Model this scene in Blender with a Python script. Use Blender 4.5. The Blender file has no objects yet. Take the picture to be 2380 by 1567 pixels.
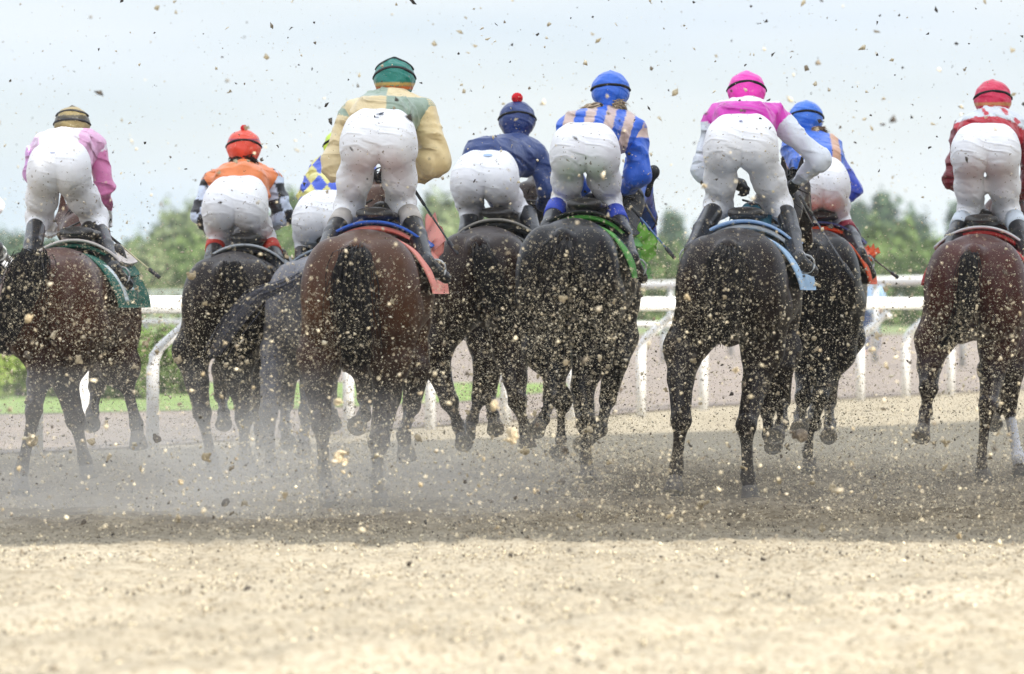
import bpy, math, random
import numpy as np
from mathutils import Vector, Matrix

# ------------------------------------------------------------------ camera, sky, sun, exposure
SC = bpy.context.scene
COL = SC.collection
F = 12300.0                       # focal length, in pixels of a 2380 px wide frame
HZ = 700.0                        # horizon row
CAMH = 1.13
R = math.radians

cam_d = bpy.data.cameras.new("camera"); cam = bpy.data.objects.new("camera", cam_d); COL.objects.link(cam)
cam_d.sensor_width = 36.0
cam_d.lens = F / 2380 * 36.0
cam_d.shift_y = -(783.5 - HZ) / 2380
cam_d.clip_start = 0.5; cam_d.clip_end = 6000
cam.location = (0, 0, CAMH); cam.rotation_euler = (R(90), 0, 0)
cam_d.dof.use_dof = True; cam_d.dof.focus_distance = 30.5; cam_d.dof.aperture_fstop = 3.9
SC.camera = cam

SUN_DIR = Vector((0.56, -0.48, 0.68)).normalized()      # towards the sun
sun_elev = math.asin(SUN_DIR.z)
sun_az = math.atan2(SUN_DIR.x, SUN_DIR.y)               # clockwise from +Y

W = bpy.data.worlds.new("World"); SC.world = W; W.use_nodes = True
nt = W.node_tree; nt.nodes.clear()
out = nt.nodes.new("ShaderNodeOutputWorld"); bg = nt.nodes.new("ShaderNodeBackground")
sky = nt.nodes.new("ShaderNodeTexSky"); sky.sky_type = 'NISHITA'; sky.sun_disc = False
sky.sun_elevation = sun_elev; sky.sun_rotation = sun_az; sky.air_density = 1.0; sky.dust_density = 1.0; sky.altitude = 50
tc = nt.nodes.new("ShaderNodeTexCoord"); mp = nt.nodes.new("ShaderNodeMapping"); mp.inputs['Scale'].default_value = (5, 5, 34)
nz = nt.nodes.new("ShaderNodeTexNoise"); nz.inputs['Scale'].default_value = 1.1; nz.inputs['Detail'].default_value = 5; nz.inputs['Roughness'].default_value = .5
sx = nt.nodes.new("ShaderNodeSeparateXYZ"); 
mr = nt.nodes.new("ShaderNodeMapRange"); mr.inputs['From Min'].default_value = 0.35; mr.inputs['From Max'].default_value = 0.7
mr.inputs['To Min'].default_value = 0.66; mr.inputs['To Max'].default_value = 0.96
mix = nt.nodes.new("ShaderNodeMix"); mix.data_type = 'RGBA'
CLOUD = (5.7, 6.5, 7.5, 1)
mix.inputs[7].default_value = CLOUD
L = nt.links.new
L(tc.outputs['Generated'], mp.inputs[0]); L(mp.outputs[0], nz.inputs['Vector']); L(nz.outputs['Fac'], mr.inputs['Value'])
L(tc.outputs['Generated'], sx.inputs[0])
zr = nt.nodes.new("ShaderNodeMapRange"); zr.inputs['From Min'].default_value = 0.08; zr.inputs['From Max'].default_value = .8; zr.inputs['To Min'].default_value = 1.0; zr.inputs['To Max'].default_value = 2.3
L(sx.outputs['Z'], zr.inputs['Value'])
cs = nt.nodes.new("ShaderNodeVectorMath"); cs.operation = 'SCALE'; 
c2 = nt.nodes.new("ShaderNodeMix"); c2.data_type = 'RGBA'; c2.inputs[6].default_value = (4.5, 5.65, 7.2, 1); c2.inputs[7].default_value = (7.6, 7.8, 8.1, 1)
nz2 = nt.nodes.new("ShaderNodeTexNoise"); nz2.inputs['Scale'].default_value = 1.0; nz2.inputs['Detail'].default_value = 3
mp2 = nt.nodes.new("ShaderNodeMapping"); mp2.inputs['Scale'].default_value = (3.2, 3.2, 26); mp2.inputs['Location'].default_value = (1.3, .4, .35)
m3 = nt.nodes.new("ShaderNodeMapRange"); m3.inputs['From Min'].default_value = .30; m3.inputs['From Max'].default_value = .72
L(tc.outputs['Generated'], mp2.inputs[0]); L(mp2.outputs[0], nz2.inputs['Vector']); 
szc = nt.nodes.new("ShaderNodeSeparateXYZ"); L(tc.outputs['Generated'], szc.inputs[0])
ml = nt.nodes.new("ShaderNodeMath"); ml.operation = 'MULTIPLY_ADD'; ml.inputs[1].default_value = 5.0; ml.inputs[2].default_value = -.16; L(szc.outputs['Z'], ml.inputs[0])
mc = nt.nodes.new("ShaderNodeClamp"); mc.inputs['Min'].default_value = -.2; mc.inputs['Max'].default_value = .16; L(ml.outputs[0], mc.inputs['Value'])
ad = nt.nodes.new("ShaderNodeMath"); ad.operation = 'ADD'; L(nz2.outputs['Fac'], ad.inputs[0]); L(mc.outputs[0], ad.inputs[1]); L(ad.outputs[0], m3.inputs['Value']); L(m3.outputs[0], c2.inputs[0])
L(c2.outputs[2], cs.inputs[0]); L(zr.outputs[0], cs.inputs['Scale']); L(cs.outputs[0], mix.inputs[7])
L(mr.outputs[0], mix.inputs[0]); L(sky.outputs[0], mix.inputs[6]); L(mix.outputs[2], bg.inputs[0]); L(bg.outputs[0], out.inputs[0])
bg.inputs[1].default_value = 0.08

sl = bpy.data.lights.new("sun", 'SUN'); sl.energy = 5.0; sl.angle = R(0.5); sl.color = (1.0, 0.94, 0.84)
sun = bpy.data.objects.new("sun", sl); COL.objects.link(sun)
sun.rotation_euler = SUN_DIR.to_track_quat('Z', 'Y').to_euler()

SC.view_settings.view_transform = 'Standard'; SC.view_settings.look = 'None'
SC.view_settings.exposure = 0.72; SC.view_settings.gamma = 1.0
SC.render.engine = 'CYCLES'
SC.cycles.use_denoising = True
SC.cycles.max_bounces = 6; SC.cycles.diffuse_bounces = 3; SC.cycles.glossy_bounces = 2; SC.cycles.transmission_bounces = 2
SC.cycles.volume_bounces = 1; SC.cycles.transparent_max_bounces = 8

# ------------------------------------------------------------------ helpers
rng = np.random.default_rng(7)
random.seed(7)

def P(x, y, D):                    # a sight line of the photograph taken D metres out
    return np.array([(x - 1190) * D / F, D, CAMH - (y - HZ) * D / F])

def tag(o, label=None, cat=None, group=None, kind=None):
    if label: o['label'] = label
    if cat: o['category'] = cat
    if group: o['group'] = group
    if kind: o['kind'] = kind
    return o

def empty(name, loc, rz=0):
    o = bpy.data.objects.new(name, None); COL.objects.link(o)
    o.location = tuple(float(v) for v in loc); o.rotation_euler = (0, 0, rz); o.empty_display_size = .1
    return o

def add_mesh(name, V, Fc, mat=None, parent=None, smooth=True, col=None):
    me = bpy.data.meshes.new(name)
    V = np.asarray(V, dtype=np.float64)
    if isinstance(Fc, np.ndarray):
        n, k = Fc.shape
        me.vertices.add(len(V)); me.vertices.foreach_set('co', V.ravel())
        me.loops.add(n * k); me.loops.foreach_set('vertex_index', Fc.astype(np.int32).ravel())
        me.polygons.add(n); me.polygons.foreach_set('loop_start', np.arange(0, n * k, k, dtype=np.int32))
        me.polygons.foreach_set('loop_total', np.full(n, k, dtype=np.int32))
        me.update(calc_edges=True); me.validate()
    else:
        me.from_pydata([tuple(v) for v in V], [], Fc)
    if smooth: me.polygons.foreach_set('use_smooth', np.ones(len(me.polygons), dtype=bool))
    if col is not None:
        a = me.color_attributes.new('Col', 'FLOAT_COLOR', 'POINT')
        c = np.ones((len(V), 4)); c[:, :3] = col
        a.data.foreach_set('color', c.ravel())
    if mat: me.materials.append(mat)
    o = bpy.data.objects.new(name, me); COL.objects.link(o)
    if parent is not None: o.parent = parent
    return o

def node_mat(name, base=(.5, .5, .5), rough=.6, var=.15, nscale=8, bump=0.0, bscale=30, attr=False, sheen=0, coat=0,
             metal=0, bstretch=None, spec=.5, distort=0.0, bdist=.01, tint=None, sss=0):
    m = bpy.data.materials.new(name); m.use_nodes = True
    t = m.node_tree; p = t.nodes['Principled BSDF']
    p.inputs['Roughness'].default_value = rough; p.inputs['Metallic'].default_value = metal
    p.inputs['Specular IOR Level'].default_value = spec
    if sheen: p.inputs['Sheen Weight'].default_value = sheen
    if coat: p.inputs['Coat Weight'].default_value = coat; p.inputs['Coat Roughness'].default_value = .25
    tc = t.nodes.new('ShaderNodeTexCoord')
    n = t.nodes.new('ShaderNodeTexNoise'); n.inputs['Scale'].default_value = nscale; n.inputs['Detail'].default_value = 5
    t.links.new(tc.outputs['Object'], n.inputs['Vector'])
    mr = t.nodes.new('ShaderNodeMapRange'); mr.inputs['From Min'].default_value = .3; mr.inputs['From Max'].default_value = .7
    mr.inputs['To Min'].default_value = 1 - var; mr.inputs['To Max'].default_value = 1 + var
    t.links.new(n.outputs['Fac'], mr.inputs['Value'])
    mx = t.nodes.new('ShaderNodeVectorMath'); mx.operation = 'SCALE'
    if attr:
        a = t.nodes.new('ShaderNodeVertexColor'); a.layer_name = 'Col'
        t.links.new(a.outputs['Color'], mx.inputs[0])
    else:
        if tint is None:
            mx.inputs[0].default_value = base
        else:
            n2 = t.nodes.new('ShaderNodeTexNoise'); n2.inputs['Scale'].default_value = nscale * .37; n2.inputs['Detail'].default_value = 3
            t.links.new(tc.outputs['Object'], n2.inputs['Vector'])
            cr = t.nodes.new('ShaderNodeValToRGB'); cr.color_ramp.elements[0].position = .35; cr.color_ramp.elements[1].position = .65
            cr.color_ramp.elements[0].color = (*base, 1); cr.color_ramp.elements[1].color = (*tint, 1)
            t.links.new(n2.outputs['Fac'], cr.inputs[0]); t.links.new(cr.outputs[0], mx.inputs[0])
    t.links.new(mr.outputs[0], mx.inputs['Scale'])
    t.links.new(mx.outputs[0], p.inputs['Base Color'])
    if bump:
        b = t.nodes.new('ShaderNodeBump'); b.inputs['Strength'].default_value = bump; b.inputs['Distance'].default_value = bdist
        n3 = t.nodes.new('ShaderNodeTexNoise'); n3.inputs['Scale'].default_value = bscale; n3.inputs['Detail'].default_value = 3
        n3.inputs['Distortion'].default_value = distort
        if bstretch:
            mp = t.nodes.new('ShaderNodeMapping'); mp.inputs['Scale'].default_value = bstretch
            t.links.new(tc.outputs['Object'], mp.inputs[0]); t.links.new(mp.outputs[0], n3.inputs['Vector'])
        else:
            t.links.new(tc.outputs['Object'], n3.inputs['Vector'])
        t.links.new(n3.outputs['Fac'], b.inputs['Height']); t.links.new(b.outputs[0], p.inputs['Normal'])
    return m

# ---- implicit surfaces: rounded cones and ellipsoids blended together, meshed as one continuous skin
class Field:
    def __init__(s, lo, hi, h):
        s.lo = np.array(lo, float); s.h = h
        s.n = np.ceil((np.array(hi) - s.lo) / h).astype(int) + 1
        s.f = np.full(tuple(s.n), .5, dtype=np.float32)
    def _sub(s, lo, hi):
        a = np.clip(np.floor((np.array(lo) - s.lo) / s.h).astype(int), 0, s.n)
        b = np.clip(np.ceil((np.array(hi) - s.lo) / s.h).astype(int) + 1, 0, s.n)
        if np.any(b <= a): return None, None
        g = [s.lo[i] + s.h * np.arange(a[i], b[i], dtype=np.float32) for i in range(3)]
        X, Y, Z = np.meshgrid(*g, indexing='ij', sparse=True)
        return (slice(a[0], b[0]), slice(a[1], b[1]), slice(a[2], b[2])), (X, Y, Z)
    def _put(s, sl, d, k, sub=False):
        f = s.f[sl]
        if sub:
            d = -d; hh = np.clip(.5 - .5 * (f - d) / k, 0, 1); s.f[sl] = np.maximum(f, d) + 0 * hh
            return
        hh = np.maximum(k - np.abs(f - d), 0) / k
        s.f[sl] = np.minimum(f, d) - hh * hh * k * .25
    def cone(s, a, b, ra, rb, k=.03):
        a = np.array(a, float); b = np.array(b, float); m = max(ra, rb) + k + 2 * s.h
        sl, G = s._sub(np.minimum(a, b) - m, np.maximum(a, b) + m)
        if sl is None: return
        X, Y, Z = G; d = b - a; L2 = max(float(d @ d), 1e-9)
        t = np.clip(((X - a[0]) * d[0] + (Y - a[1]) * d[1] + (Z - a[2]) * d[2]) / L2, 0, 1)
        q = np.sqrt((X - a[0] - t * d[0]) ** 2 + (Y - a[1] - t * d[1]) ** 2 + (Z - a[2] - t * d[2]) ** 2)
        s._put(sl, q - (ra + (rb - ra) * t), k)
    def ell(s, c, r, k=.04, M=None, sub=False):
        c = np.array(c, float); r = np.array(r, float); m = r.max() + k + 2 * s.h
        sl, G = s._sub(c - m, c + m)
        if sl is None: return
        X, Y, Z = G[0] - c[0], G[1] - c[1], G[2] - c[2]
        if M is not None:
            M = np.array(M)
            X, Y, Z = [M[i][0] * X + M[i][1] * Y + M[i][2] * Z for i in range(3)]
        k0 = np.sqrt((X / r[0]) ** 2 + (Y / r[1]) ** 2 + (Z / r[2]) ** 2)
        k1 = np.sqrt((X / r[0] ** 2) ** 2 + (Y / r[1] ** 2) ** 2 + (Z / r[2] ** 2) ** 2) + 1e-6
        s._put(sl, k0 * (k0 - 1) / k1, k, sub)
    def mesh(s):
        f = s.f; S = f < 0
        nx, ny, nz = f.shape
        c = np.zeros((nx - 1, ny - 1, nz - 1), dtype=np.int8)
        for i in (0, 1):
            for j in (0, 1):
                for k in (0, 1):
                    c += S[i:nx - 1 + i, j:ny - 1 + j, k:nz - 1 + k]
        I = np.argwhere((c > 0) & (c < 8))
        idx = np.full(c.shape, -1, dtype=np.int64); idx[I[:, 0], I[:, 1], I[:, 2]] = np.arange(len(I))
        acc = np.zeros((len(I), 3)); cnt = np.zeros(len(I))
        cs = [(i, j, k) for i in (0, 1) for j in (0, 1) for k in (0, 1)]
        for a in cs:
            for ax in range(3):
                if a[ax]: continue
                b = list(a); b[ax] = 1
                fa = f[I[:, 0] + a[0], I[:, 1] + a[1], I[:, 2] + a[2]]; fb = f[I[:, 0] + b[0], I[:, 1] + b[1], I[:, 2] + b[2]]
                m = (fa < 0) != (fb < 0)
                t = np.where(m, fa / np.where(m, fa - fb, 1), 0)
                p = np.zeros((len(I), 3)); p[:] = a; p[:, ax] += t
                acc[m] += p[m]; cnt[m] += 1
        V = s.lo + (I + acc / cnt[:, None]) * s.h
        Q = []
        for ax in range(3):
            o = [0, 1, 2]; o.remove(ax); u, v = o
            A = np.moveaxis(S, ax, 0)
            e = A[:-1] != A[1:]
            e = np.moveaxis(e, 0, ax)
            E = np.argwhere(e)
            ok = (E[:, u] > 0) & (E[:, v] > 0) & (E[:, u] < f.shape[u] - 1) & (E[:, v] < f.shape[v] - 1)
            E = E[ok]
            q = []
            for du, dv in ((1, 1), (0, 1), (0, 0), (1, 0)):
                B = E.copy(); B[:, u] -= du; B[:, v] -= dv
                q.append(idx[B[:, 0], B[:, 1], B[:, 2]])
            q = np.stack(q, 1)
            ins = S[E[:, 0], E[:, 1], E[:, 2]]
            fl = ins if ax != 1 else ~ins
            q[~fl] = q[~fl][:, ::-1]
            Q.append(q)
        return V, np.concatenate(Q)

def smooth_verts(V, Q, it=2):
    for _ in range(it):
        acc = np.zeros_like(V); cnt = np.zeros(len(V))
        for a, b in ((0, 1), (1, 2), (2, 3), (3, 0)):
            np.add.at(acc, Q[:, a], V[Q[:, b]]); np.add.at(cnt, Q[:, a], 1)
            np.add.at(acc, Q[:, b], V[Q[:, a]]); np.add.at(cnt, Q[:, b], 1)
        V = .5 * V + .5 * acc / cnt[:, None]
    return V

def skin(name, prims, h, mat, parent, colf=None, sm=1, M=None, wr=None):
    """prims: ('c',a,b,ra,rb,k) / ('e',c,r,k,M)"""
    lo = np.full(3, 1e9); hi = -lo
    for p in prims:
        if p[0] == 'c':
            m = max(p[3], p[4]); lo = np.minimum(lo, np.minimum(p[1], p[2]) - m); hi = np.maximum(hi, np.maximum(p[1], p[2]) + m)
        elif p[0] == 'e':
            m = max(p[2]); lo = np.minimum(lo, np.array(p[1]) - m); hi = np.maximum(hi, np.array(p[1]) + m)
    Fd = Field(lo - 4 * h, hi + 4 * h, h)
    for p in prims:
        if p[0] == 'c': Fd.cone(p[1], p[2], p[3], p[4], p[5] if len(p) > 5 else .03)
        elif p[0] == 'e': Fd.ell(p[1], p[2], p[3] if len(p) > 3 else .04, p[4] if len(p) > 4 else None)
        else: Fd.ell(p[1], p[2], .01, p[4] if len(p) > 4 else None, sub=True)
    if wr is not None:
        g = [Fd.lo[i] + h * np.arange(Fd.n[i], dtype=np.float32) for i in range(3)]
        X, Y, Z = np.meshgrid(*g, indexing='ij', sparse=True)
        Fd.f += wr(X, Y, Z).astype(np.float32)
    V, Q = Fd.mesh()
    V = smooth_verts(V, Q, sm)
    c = colf(V) if colf else None
    return add_mesh(name, V, Q, mat, parent, True, c)

def tube(pts, rad, n=8, cap=True):
    pts = np.array(pts, float); rad = np.broadcast_to(np.array(rad, float), (len(pts),))
    V = []; Fc = []
    up = np.array([0, 0, 1.])
    for i, p in enumerate(pts):
        d = pts[min(i + 1, len(pts) - 1)] - pts[max(i - 1, 0)]; d /= np.linalg.norm(d) + 1e-9
        a = np.cross(d, up)
        if np.linalg.norm(a) < .2: a = np.cross(d, [0, 1., 0])
        a /= np.linalg.norm(a); b = np.cross(d, a)
        for j in range(n):
            t = 2 * math.pi * j / n
            V.append(p + rad[i] * (math.cos(t) * a + math.sin(t) * b))
    for i in range(len(pts) - 1):
        for j in range(n):
            k = (j + 1) % n
            Fc.append((i * n + j, i * n + k, (i + 1) * n + k, (i + 1) * n + j))
    if cap:
        Fc.append(tuple(range(n - 1, -1, -1))); Fc.append(tuple((len(pts) - 1) * n + j for j in range(n)))
    return V, Fc

class MB:
    def __init__(s): s.V = []; s.F = []; s.C = []
    def add(s, V, Fc, c=None):
        o = len(s.V); s.V += [tuple(v) for v in V]; s.F += [tuple(i + o for i in f) for f in Fc]
        if c is not None: s.C += [c] * len(V)
        return s
    def tube(s, pts, rad, n=8, c=None): V, Fc = tube(pts, rad, n); return s.add(V, Fc, c)
    def box(s, c, sz, rz=0):
        x, y, z = [v / 2 for v in sz]; ca, sa = math.cos(rz), math.sin(rz)
        V = [(c[0] + ca * a * x - sa * b * y, c[1] + sa * a * x + ca * b * y, c[2] + e * z) for a in (-1, 1) for b in (-1, 1) for e in (-1, 1)]
        return s.add(V, [(0, 1, 3, 2), (4, 6, 7, 5), (0, 4, 5, 1), (2, 3, 7, 6), (0, 2, 6, 4), (1, 5, 7, 3)])
    def build(s, name, mat, parent=None, smooth=False):
        return add_mesh(name, s.V, s.F, mat, parent, smooth, np.array(s.C) if s.C else None)

def vnoise(x, y, seed=0):          # value noise, numpy
    xi = np.floor(x).astype(np.int64); yi = np.floor(y).astype(np.int64); fx = x - xi; fy = y - yi
    fx = fx * fx * (3 - 2 * fx); fy = fy * fy * (3 - 2 * fy)
    def h(a, b):
        n = (a * 374761393 + b * 668265263 + seed * 974634777) & 0xffffffff
        n = ((n ^ (n >> 13)) * 1274126177) & 0xffffffff
        return ((n ^ (n >> 16)) & 0xffff) / 65535.0
    return (h(xi, yi) * (1 - fx) + h(xi + 1, yi) * fx) * (1 - fy) + (h(xi, yi + 1) * (1 - fx) + h(xi + 1, yi + 1) * fx) * fy

# ------------------------------------------------------------------ ground
def img_ground(x, y, z=0): D = F * (CAMH - z) / (y - HZ); return np.array([(x - 1190) * D / F, D, z])

def ground():
    ys = [2.0]
    while ys[-1] < 12: ys.append(ys[-1] + .5)
    while ys[-1] < 30: ys.append(ys[-1] + .035)
    st = .035
    while ys[-1] < 60: st = min(st * 1.012, .3); ys.append(ys[-1] + st)
    while ys[-1] < 5000: ys.append(ys[-1] * 1.12)
    ys = np.array([-40, -10] + ys)
    xs = np.concatenate([[-3000, -1000, -300, -100, -40, -20, -12, -8], np.arange(-5.2, 5.2, .028), [8, 12, 20, 40, 100, 300, 1000, 3000]])
    X, Y = np.meshgrid(xs, ys, indexing='ij')
    amp = np.clip((44 - Y) / 10, 0, 1) * np.clip((Y - 11) / 2, 0, 1) * (np.abs(X) < 6)
    Z = amp * (.034 * (vnoise(X * 1.7, Y * 1.3, 1) - .5) + .030 * (vnoise(X * 6, Y * 5, 2) - .5) + .020 * (vnoise(X * 14, Y * 13, 3) - .5)
               + .016 * (vnoise(X * 33, Y * 28, 4) - .5))
    cl = vnoise(X * 17, Y * 15, 6); Z += amp * .025 * np.clip(cl - .78, 0, 1) * 4 * vnoise(X * 2, Y * 2, 9)
    Z += np.clip((Y - 24.5) / 2, 0, 1) * amp * .03 * (vnoise(X * 5, Y * 3.3, 21) - .5)
    # harrow ridges running away to the right in the foreground
    u = (Y - 1.78 * X) * .55
    Z += amp * np.clip((22.5 - Y) / 4, 0, 1) * .016 * np.sin(u * 5.2 + 2 * vnoise(X, Y * .5, 8))
    V = np.stack([X, Y, Z], -1).reshape(-1, 3)
    nx, ny = len(xs), len(ys)
    I = np.arange(nx * ny).reshape(nx, ny)
    Q = np.stack([I[:-1, :-1], I[1:, :-1], I[1:, 1:], I[:-1, 1:]], -1).reshape(-1, 4)
    m = bpy.data.materials.new('sand'); m.use_nodes = True; t = m.node_tree; p = t.nodes['Principled BSDF']
    p.inputs['Roughness'].default_value = .95; p.inputs['Specular IOR Level'].default_value = .15
    tc = t.nodes.new('ShaderNodeTexCoord')
    def noise(sc, det=4, rough=.6, st=None):
        n = t.nodes.new('ShaderNodeTexNoise'); n.inputs['Scale'].default_value = sc; n.inputs['Detail'].default_value = det; n.inputs['Roughness'].default_value = rough
        if st:
            mp = t.nodes.new('ShaderNodeMapping'); mp.inputs['Scale'].default_value = st
            t.links.new(tc.outputs['Object'], mp.inputs[0]); t.links.new(mp.outputs[0], n.inputs['Vector'])
        else: t.links.new(tc.outputs['Object'], n.inputs['Vector'])
        return n
    n1 = noise(1.3, 5); n2 = noise(26, 4, .7, (1, .8, 1)); n3 = noise(60, 2, .6, (1, .35, 1))
    cr = t.nodes.new('ShaderNodeValToRGB'); e = cr.color_ramp.elements
    e[0].position = .3; e[0].color = (.268, .235, .175, 1); e[1].position = .7; e[1].color = (.355, .318, .246, 1)
    t.links.new(n1.outputs['Fac'], cr.inputs[0])
    cr2 = t.nodes.new('ShaderNodeValToRGB'); e = cr2.color_ramp.elements
    e[0].position = .30; e[0].color = (.55, .50, .42, 1); e[1].position = .52; e[1].color = (1, 1, 1, 1)
    t.links.new(n2.outputs['Fac'], cr2.inputs[0])
    mx = t.nodes.new('ShaderNodeMix'); mx.data_type = 'RGBA'; mx.blend_type = 'MULTIPLY'; mx.inputs[0].default_value = 1
    t.links.new(cr.outputs[0], mx.inputs[6]); t.links.new(cr2.outputs[0], mx.inputs[7])
    cr3 = t.nodes.new('ShaderNodeValToRGB'); e = cr3.color_ramp.elements
    e[0].position = .30; e[0].color = (.3, .26, .2, 1); e[1].position = .42; e[1].color = (1, 1, 1, 1)
    t.links.new(n3.outputs['Fac'], cr3.inputs[0])
    mx2 = t.nodes.new('ShaderNodeMix'); mx2.data_type = 'RGBA'; mx2.blend_type = 'MULTIPLY'; mx2.inputs[0].default_value = 1
    t.links.new(mx.outputs[2], mx2.inputs[6]); t.links.new(cr3.outputs[0], mx2.inputs[7])
    t.links.new(mx2.outputs[2], p.inputs['Base Color'])
    # paler raked strip running away to the right
    sq = t.nodes.new('ShaderNodeSeparateXYZ'); t.links.new(tc.outputs['Object'], sq.inputs[0])
    ma = t.nodes.new('ShaderNodeMath'); ma.operation = 'MULTIPLY_ADD'; ma.inputs[1].default_value = 1.78; t.links.new(sq.outputs['X'], ma.inputs[0])
    sb = t.nodes.new('ShaderNodeMath'); sb.operation = 'SUBTRACT'; sb.inputs[0].default_value = 18.0; t.links.new(sq.outputs['Y'], sb.inputs[1]); t.links.new(sb.outputs[0], ma.inputs[2])
    mb_ = t.nodes.new('ShaderNodeMath'); mb_.operation = 'MULTIPLY_ADD'; mb_.inputs[1].default_value = 2.2; t.links.new(n1.outputs['Fac'], mb_.inputs[0]); t.links.new(ma.outputs[0], mb_.inputs[2])
    mr_ = t.nodes.new('ShaderNodeMapRange'); mr_.inputs['From Min'].default_value = .9; mr_.inputs['From Max'].default_value = 1.5; mr_.inputs['To Min'].default_value = 1.0; mr_.inputs['To Max'].default_value = 1.14; t.links.new(mb_.outputs[0], mr_.inputs['Value'])
    vs = t.nodes.new('ShaderNodeVectorMath'); vs.operation = 'SCALE'; t.links.new(mx2.outputs[2], vs.inputs[0]); t.links.new(mr_.outputs[0], vs.inputs['Scale'])
    # churned, damp sand where the field galloped; shade deepened in the colour too
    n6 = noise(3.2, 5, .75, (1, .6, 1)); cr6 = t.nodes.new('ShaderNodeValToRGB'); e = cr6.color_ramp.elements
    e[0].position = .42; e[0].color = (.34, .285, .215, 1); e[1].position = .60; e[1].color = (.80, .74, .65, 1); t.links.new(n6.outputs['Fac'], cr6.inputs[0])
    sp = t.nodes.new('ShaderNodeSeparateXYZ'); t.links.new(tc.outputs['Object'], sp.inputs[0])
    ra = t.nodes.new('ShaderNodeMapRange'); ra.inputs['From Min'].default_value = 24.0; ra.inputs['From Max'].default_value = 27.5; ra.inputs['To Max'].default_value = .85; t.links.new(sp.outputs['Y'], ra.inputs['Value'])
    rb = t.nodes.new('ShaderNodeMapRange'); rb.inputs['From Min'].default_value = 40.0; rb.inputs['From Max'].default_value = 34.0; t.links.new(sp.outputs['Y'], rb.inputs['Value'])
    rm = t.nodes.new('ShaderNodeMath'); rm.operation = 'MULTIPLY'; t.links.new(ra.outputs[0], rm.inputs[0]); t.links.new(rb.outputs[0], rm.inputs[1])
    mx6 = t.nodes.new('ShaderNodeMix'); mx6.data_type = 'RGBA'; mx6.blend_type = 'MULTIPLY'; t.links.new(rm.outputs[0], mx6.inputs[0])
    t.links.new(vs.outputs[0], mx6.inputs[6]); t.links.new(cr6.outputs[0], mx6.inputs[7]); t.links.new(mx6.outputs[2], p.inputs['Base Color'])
    b = t.nodes.new('ShaderNodeBump'); b.inputs['Strength'].default_value = .8; b.inputs['Distance'].default_value = .012
    n4 = noise(45, 4, .7); t.links.new(n4.outputs['Fac'], b.inputs['Height']); t.links.new(b.outputs[0], p.inputs['Normal'])
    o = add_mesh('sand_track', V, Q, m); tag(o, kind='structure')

ground()

def sheet(name, pts, z, mat, kind='structure'):
    V = [(p[0], p[1], z) for p in pts]
    o = add_mesh(name, V, [tuple(range(len(V)))], mat, None, False); tag(o, kind=kind); return o

RD = np.array([.65, 1.9]) / np.hypot(.65, 1.9)          # the way the rail runs
RN = np.array([RD[1], -RD[0]])                          # towards the track
RAIL_IMG = [(-400, 1085), (-95, 1072), (85, 1060), (355, 1048), (590, 1030), (810, 1018), (1000, 1000), (1175, 988), (1330, 976), (1490, 968), (1635, 954),
            (1760, 945), (1880, 938), (2000, 931), (2105, 925), (2210, 919), (2320, 913), (2420, 908), (2530, 903)]
RAILP = [img_ground(x, y) for x, y in RAIL_IMG]
m_pink = node_mat('far_track_dirt', (.20, .165, .14), .95, .14, 1.2, bump=.5, bscale=6, tint=(.165, .14, .122), bdist=.03)
m_grass = node_mat('short_grass', (.12, .19, .045), .9, .3, 6, bump=.8, bscale=20, tint=(.17, .25, .06), bdist=.05)
m_far = node_mat('far_grass', (.10, .15, .05), .9, .3, 2, tint=(.16, .19, .07))
edge = [p[:2] for p in RAILP]
edge = [edge[0] - RD * 30] + edge + [edge[-1] + RD * 60]
off = [e - RN * .35 for e in edge]
sheet('far_track', [*off, off[-1] + np.array([200, 330]), (-260, 420), (-260, 20)], .014, m_pink)
g = [img_ground(x, y)[:2] for x, y in [(-500, 975), (60, 966), (440, 958), (700, 954), (1080, 936), (1290, 912), (1370, 897), (1180, 894), (700, 893), (300, 893), (-500, 893)]]
sheet('grass_strip', g, .022, m_grass)
sheet('infield_grass', [(-900, 165), (-10, 170), (40, 190), (900, 260), (900, 4500), (-900, 4500)], .03, m_far)

# ------------------------------------------------------------------ rails
m_white = node_mat('white_paint', (.80, .80, .78), .35, .05, 12)
m_wpost = node_mat('white_plastic', (.8, .8, .8), .4, .06, 9)
m_grey = node_mat('galvanised_steel', (.45, .47, .48), .45, .1, 10, metal=.3)

def running_rail():
    root = empty('running_rail', RAILP[3])
    tag(root, 'thick white running rail beside the sand, on white posts that bend over towards the horses', 'racecourse rail')
    o = np.array(RAILP[3])
    zt = 1.105
    cen = [np.array([*(e + RN * .36), zt]) - o for e in edge]
    mb = MB(); V = []; Fc = []
    prof = [(-.035, -.06), (-.02, -.068), (.02, -.068), (.035, -.06), (.038, 0), (.035, .058), (.02, .066), (-.02, .066), (-.035, .058), (-.038, 0)]
    for c in cen:
        for a, b in prof: V.append(c + np.array([RN[0] * a, RN[1] * a, b]))
    n = len(prof)
    for i in range(len(cen) - 1):
        for j in range(n): Fc.append((i * n + j, i * n + (j + 1) % n, (i + 1) * n + (j + 1) % n, (i + 1) * n + j))
    mb.add(V, Fc); mb.build('rail', m_white, root, True)
    for p in RAILP:
        b = np.array([p[0], p[1], -.05]) - o
        nn = np.array([RN[0], RN[1], 0])
        pts = [b, b + [0, 0, .68], b + nn * .015 + [0, 0, .76], b + nn * .06 + [0, 0, .83], b + nn * .32 + [0, 0, zt - .06]]
        mb = MB().tube(pts, [.048, .048, .046, .04, .036], 12)
        mb.tube([pts[-1] - nn * .03 + [0, 0, -.03], pts[-1] + nn * .02 + [0, 0, .0]], [.05, .06], 12)
        mb.build('post', m_wpost, root, True)
running_rail()

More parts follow.
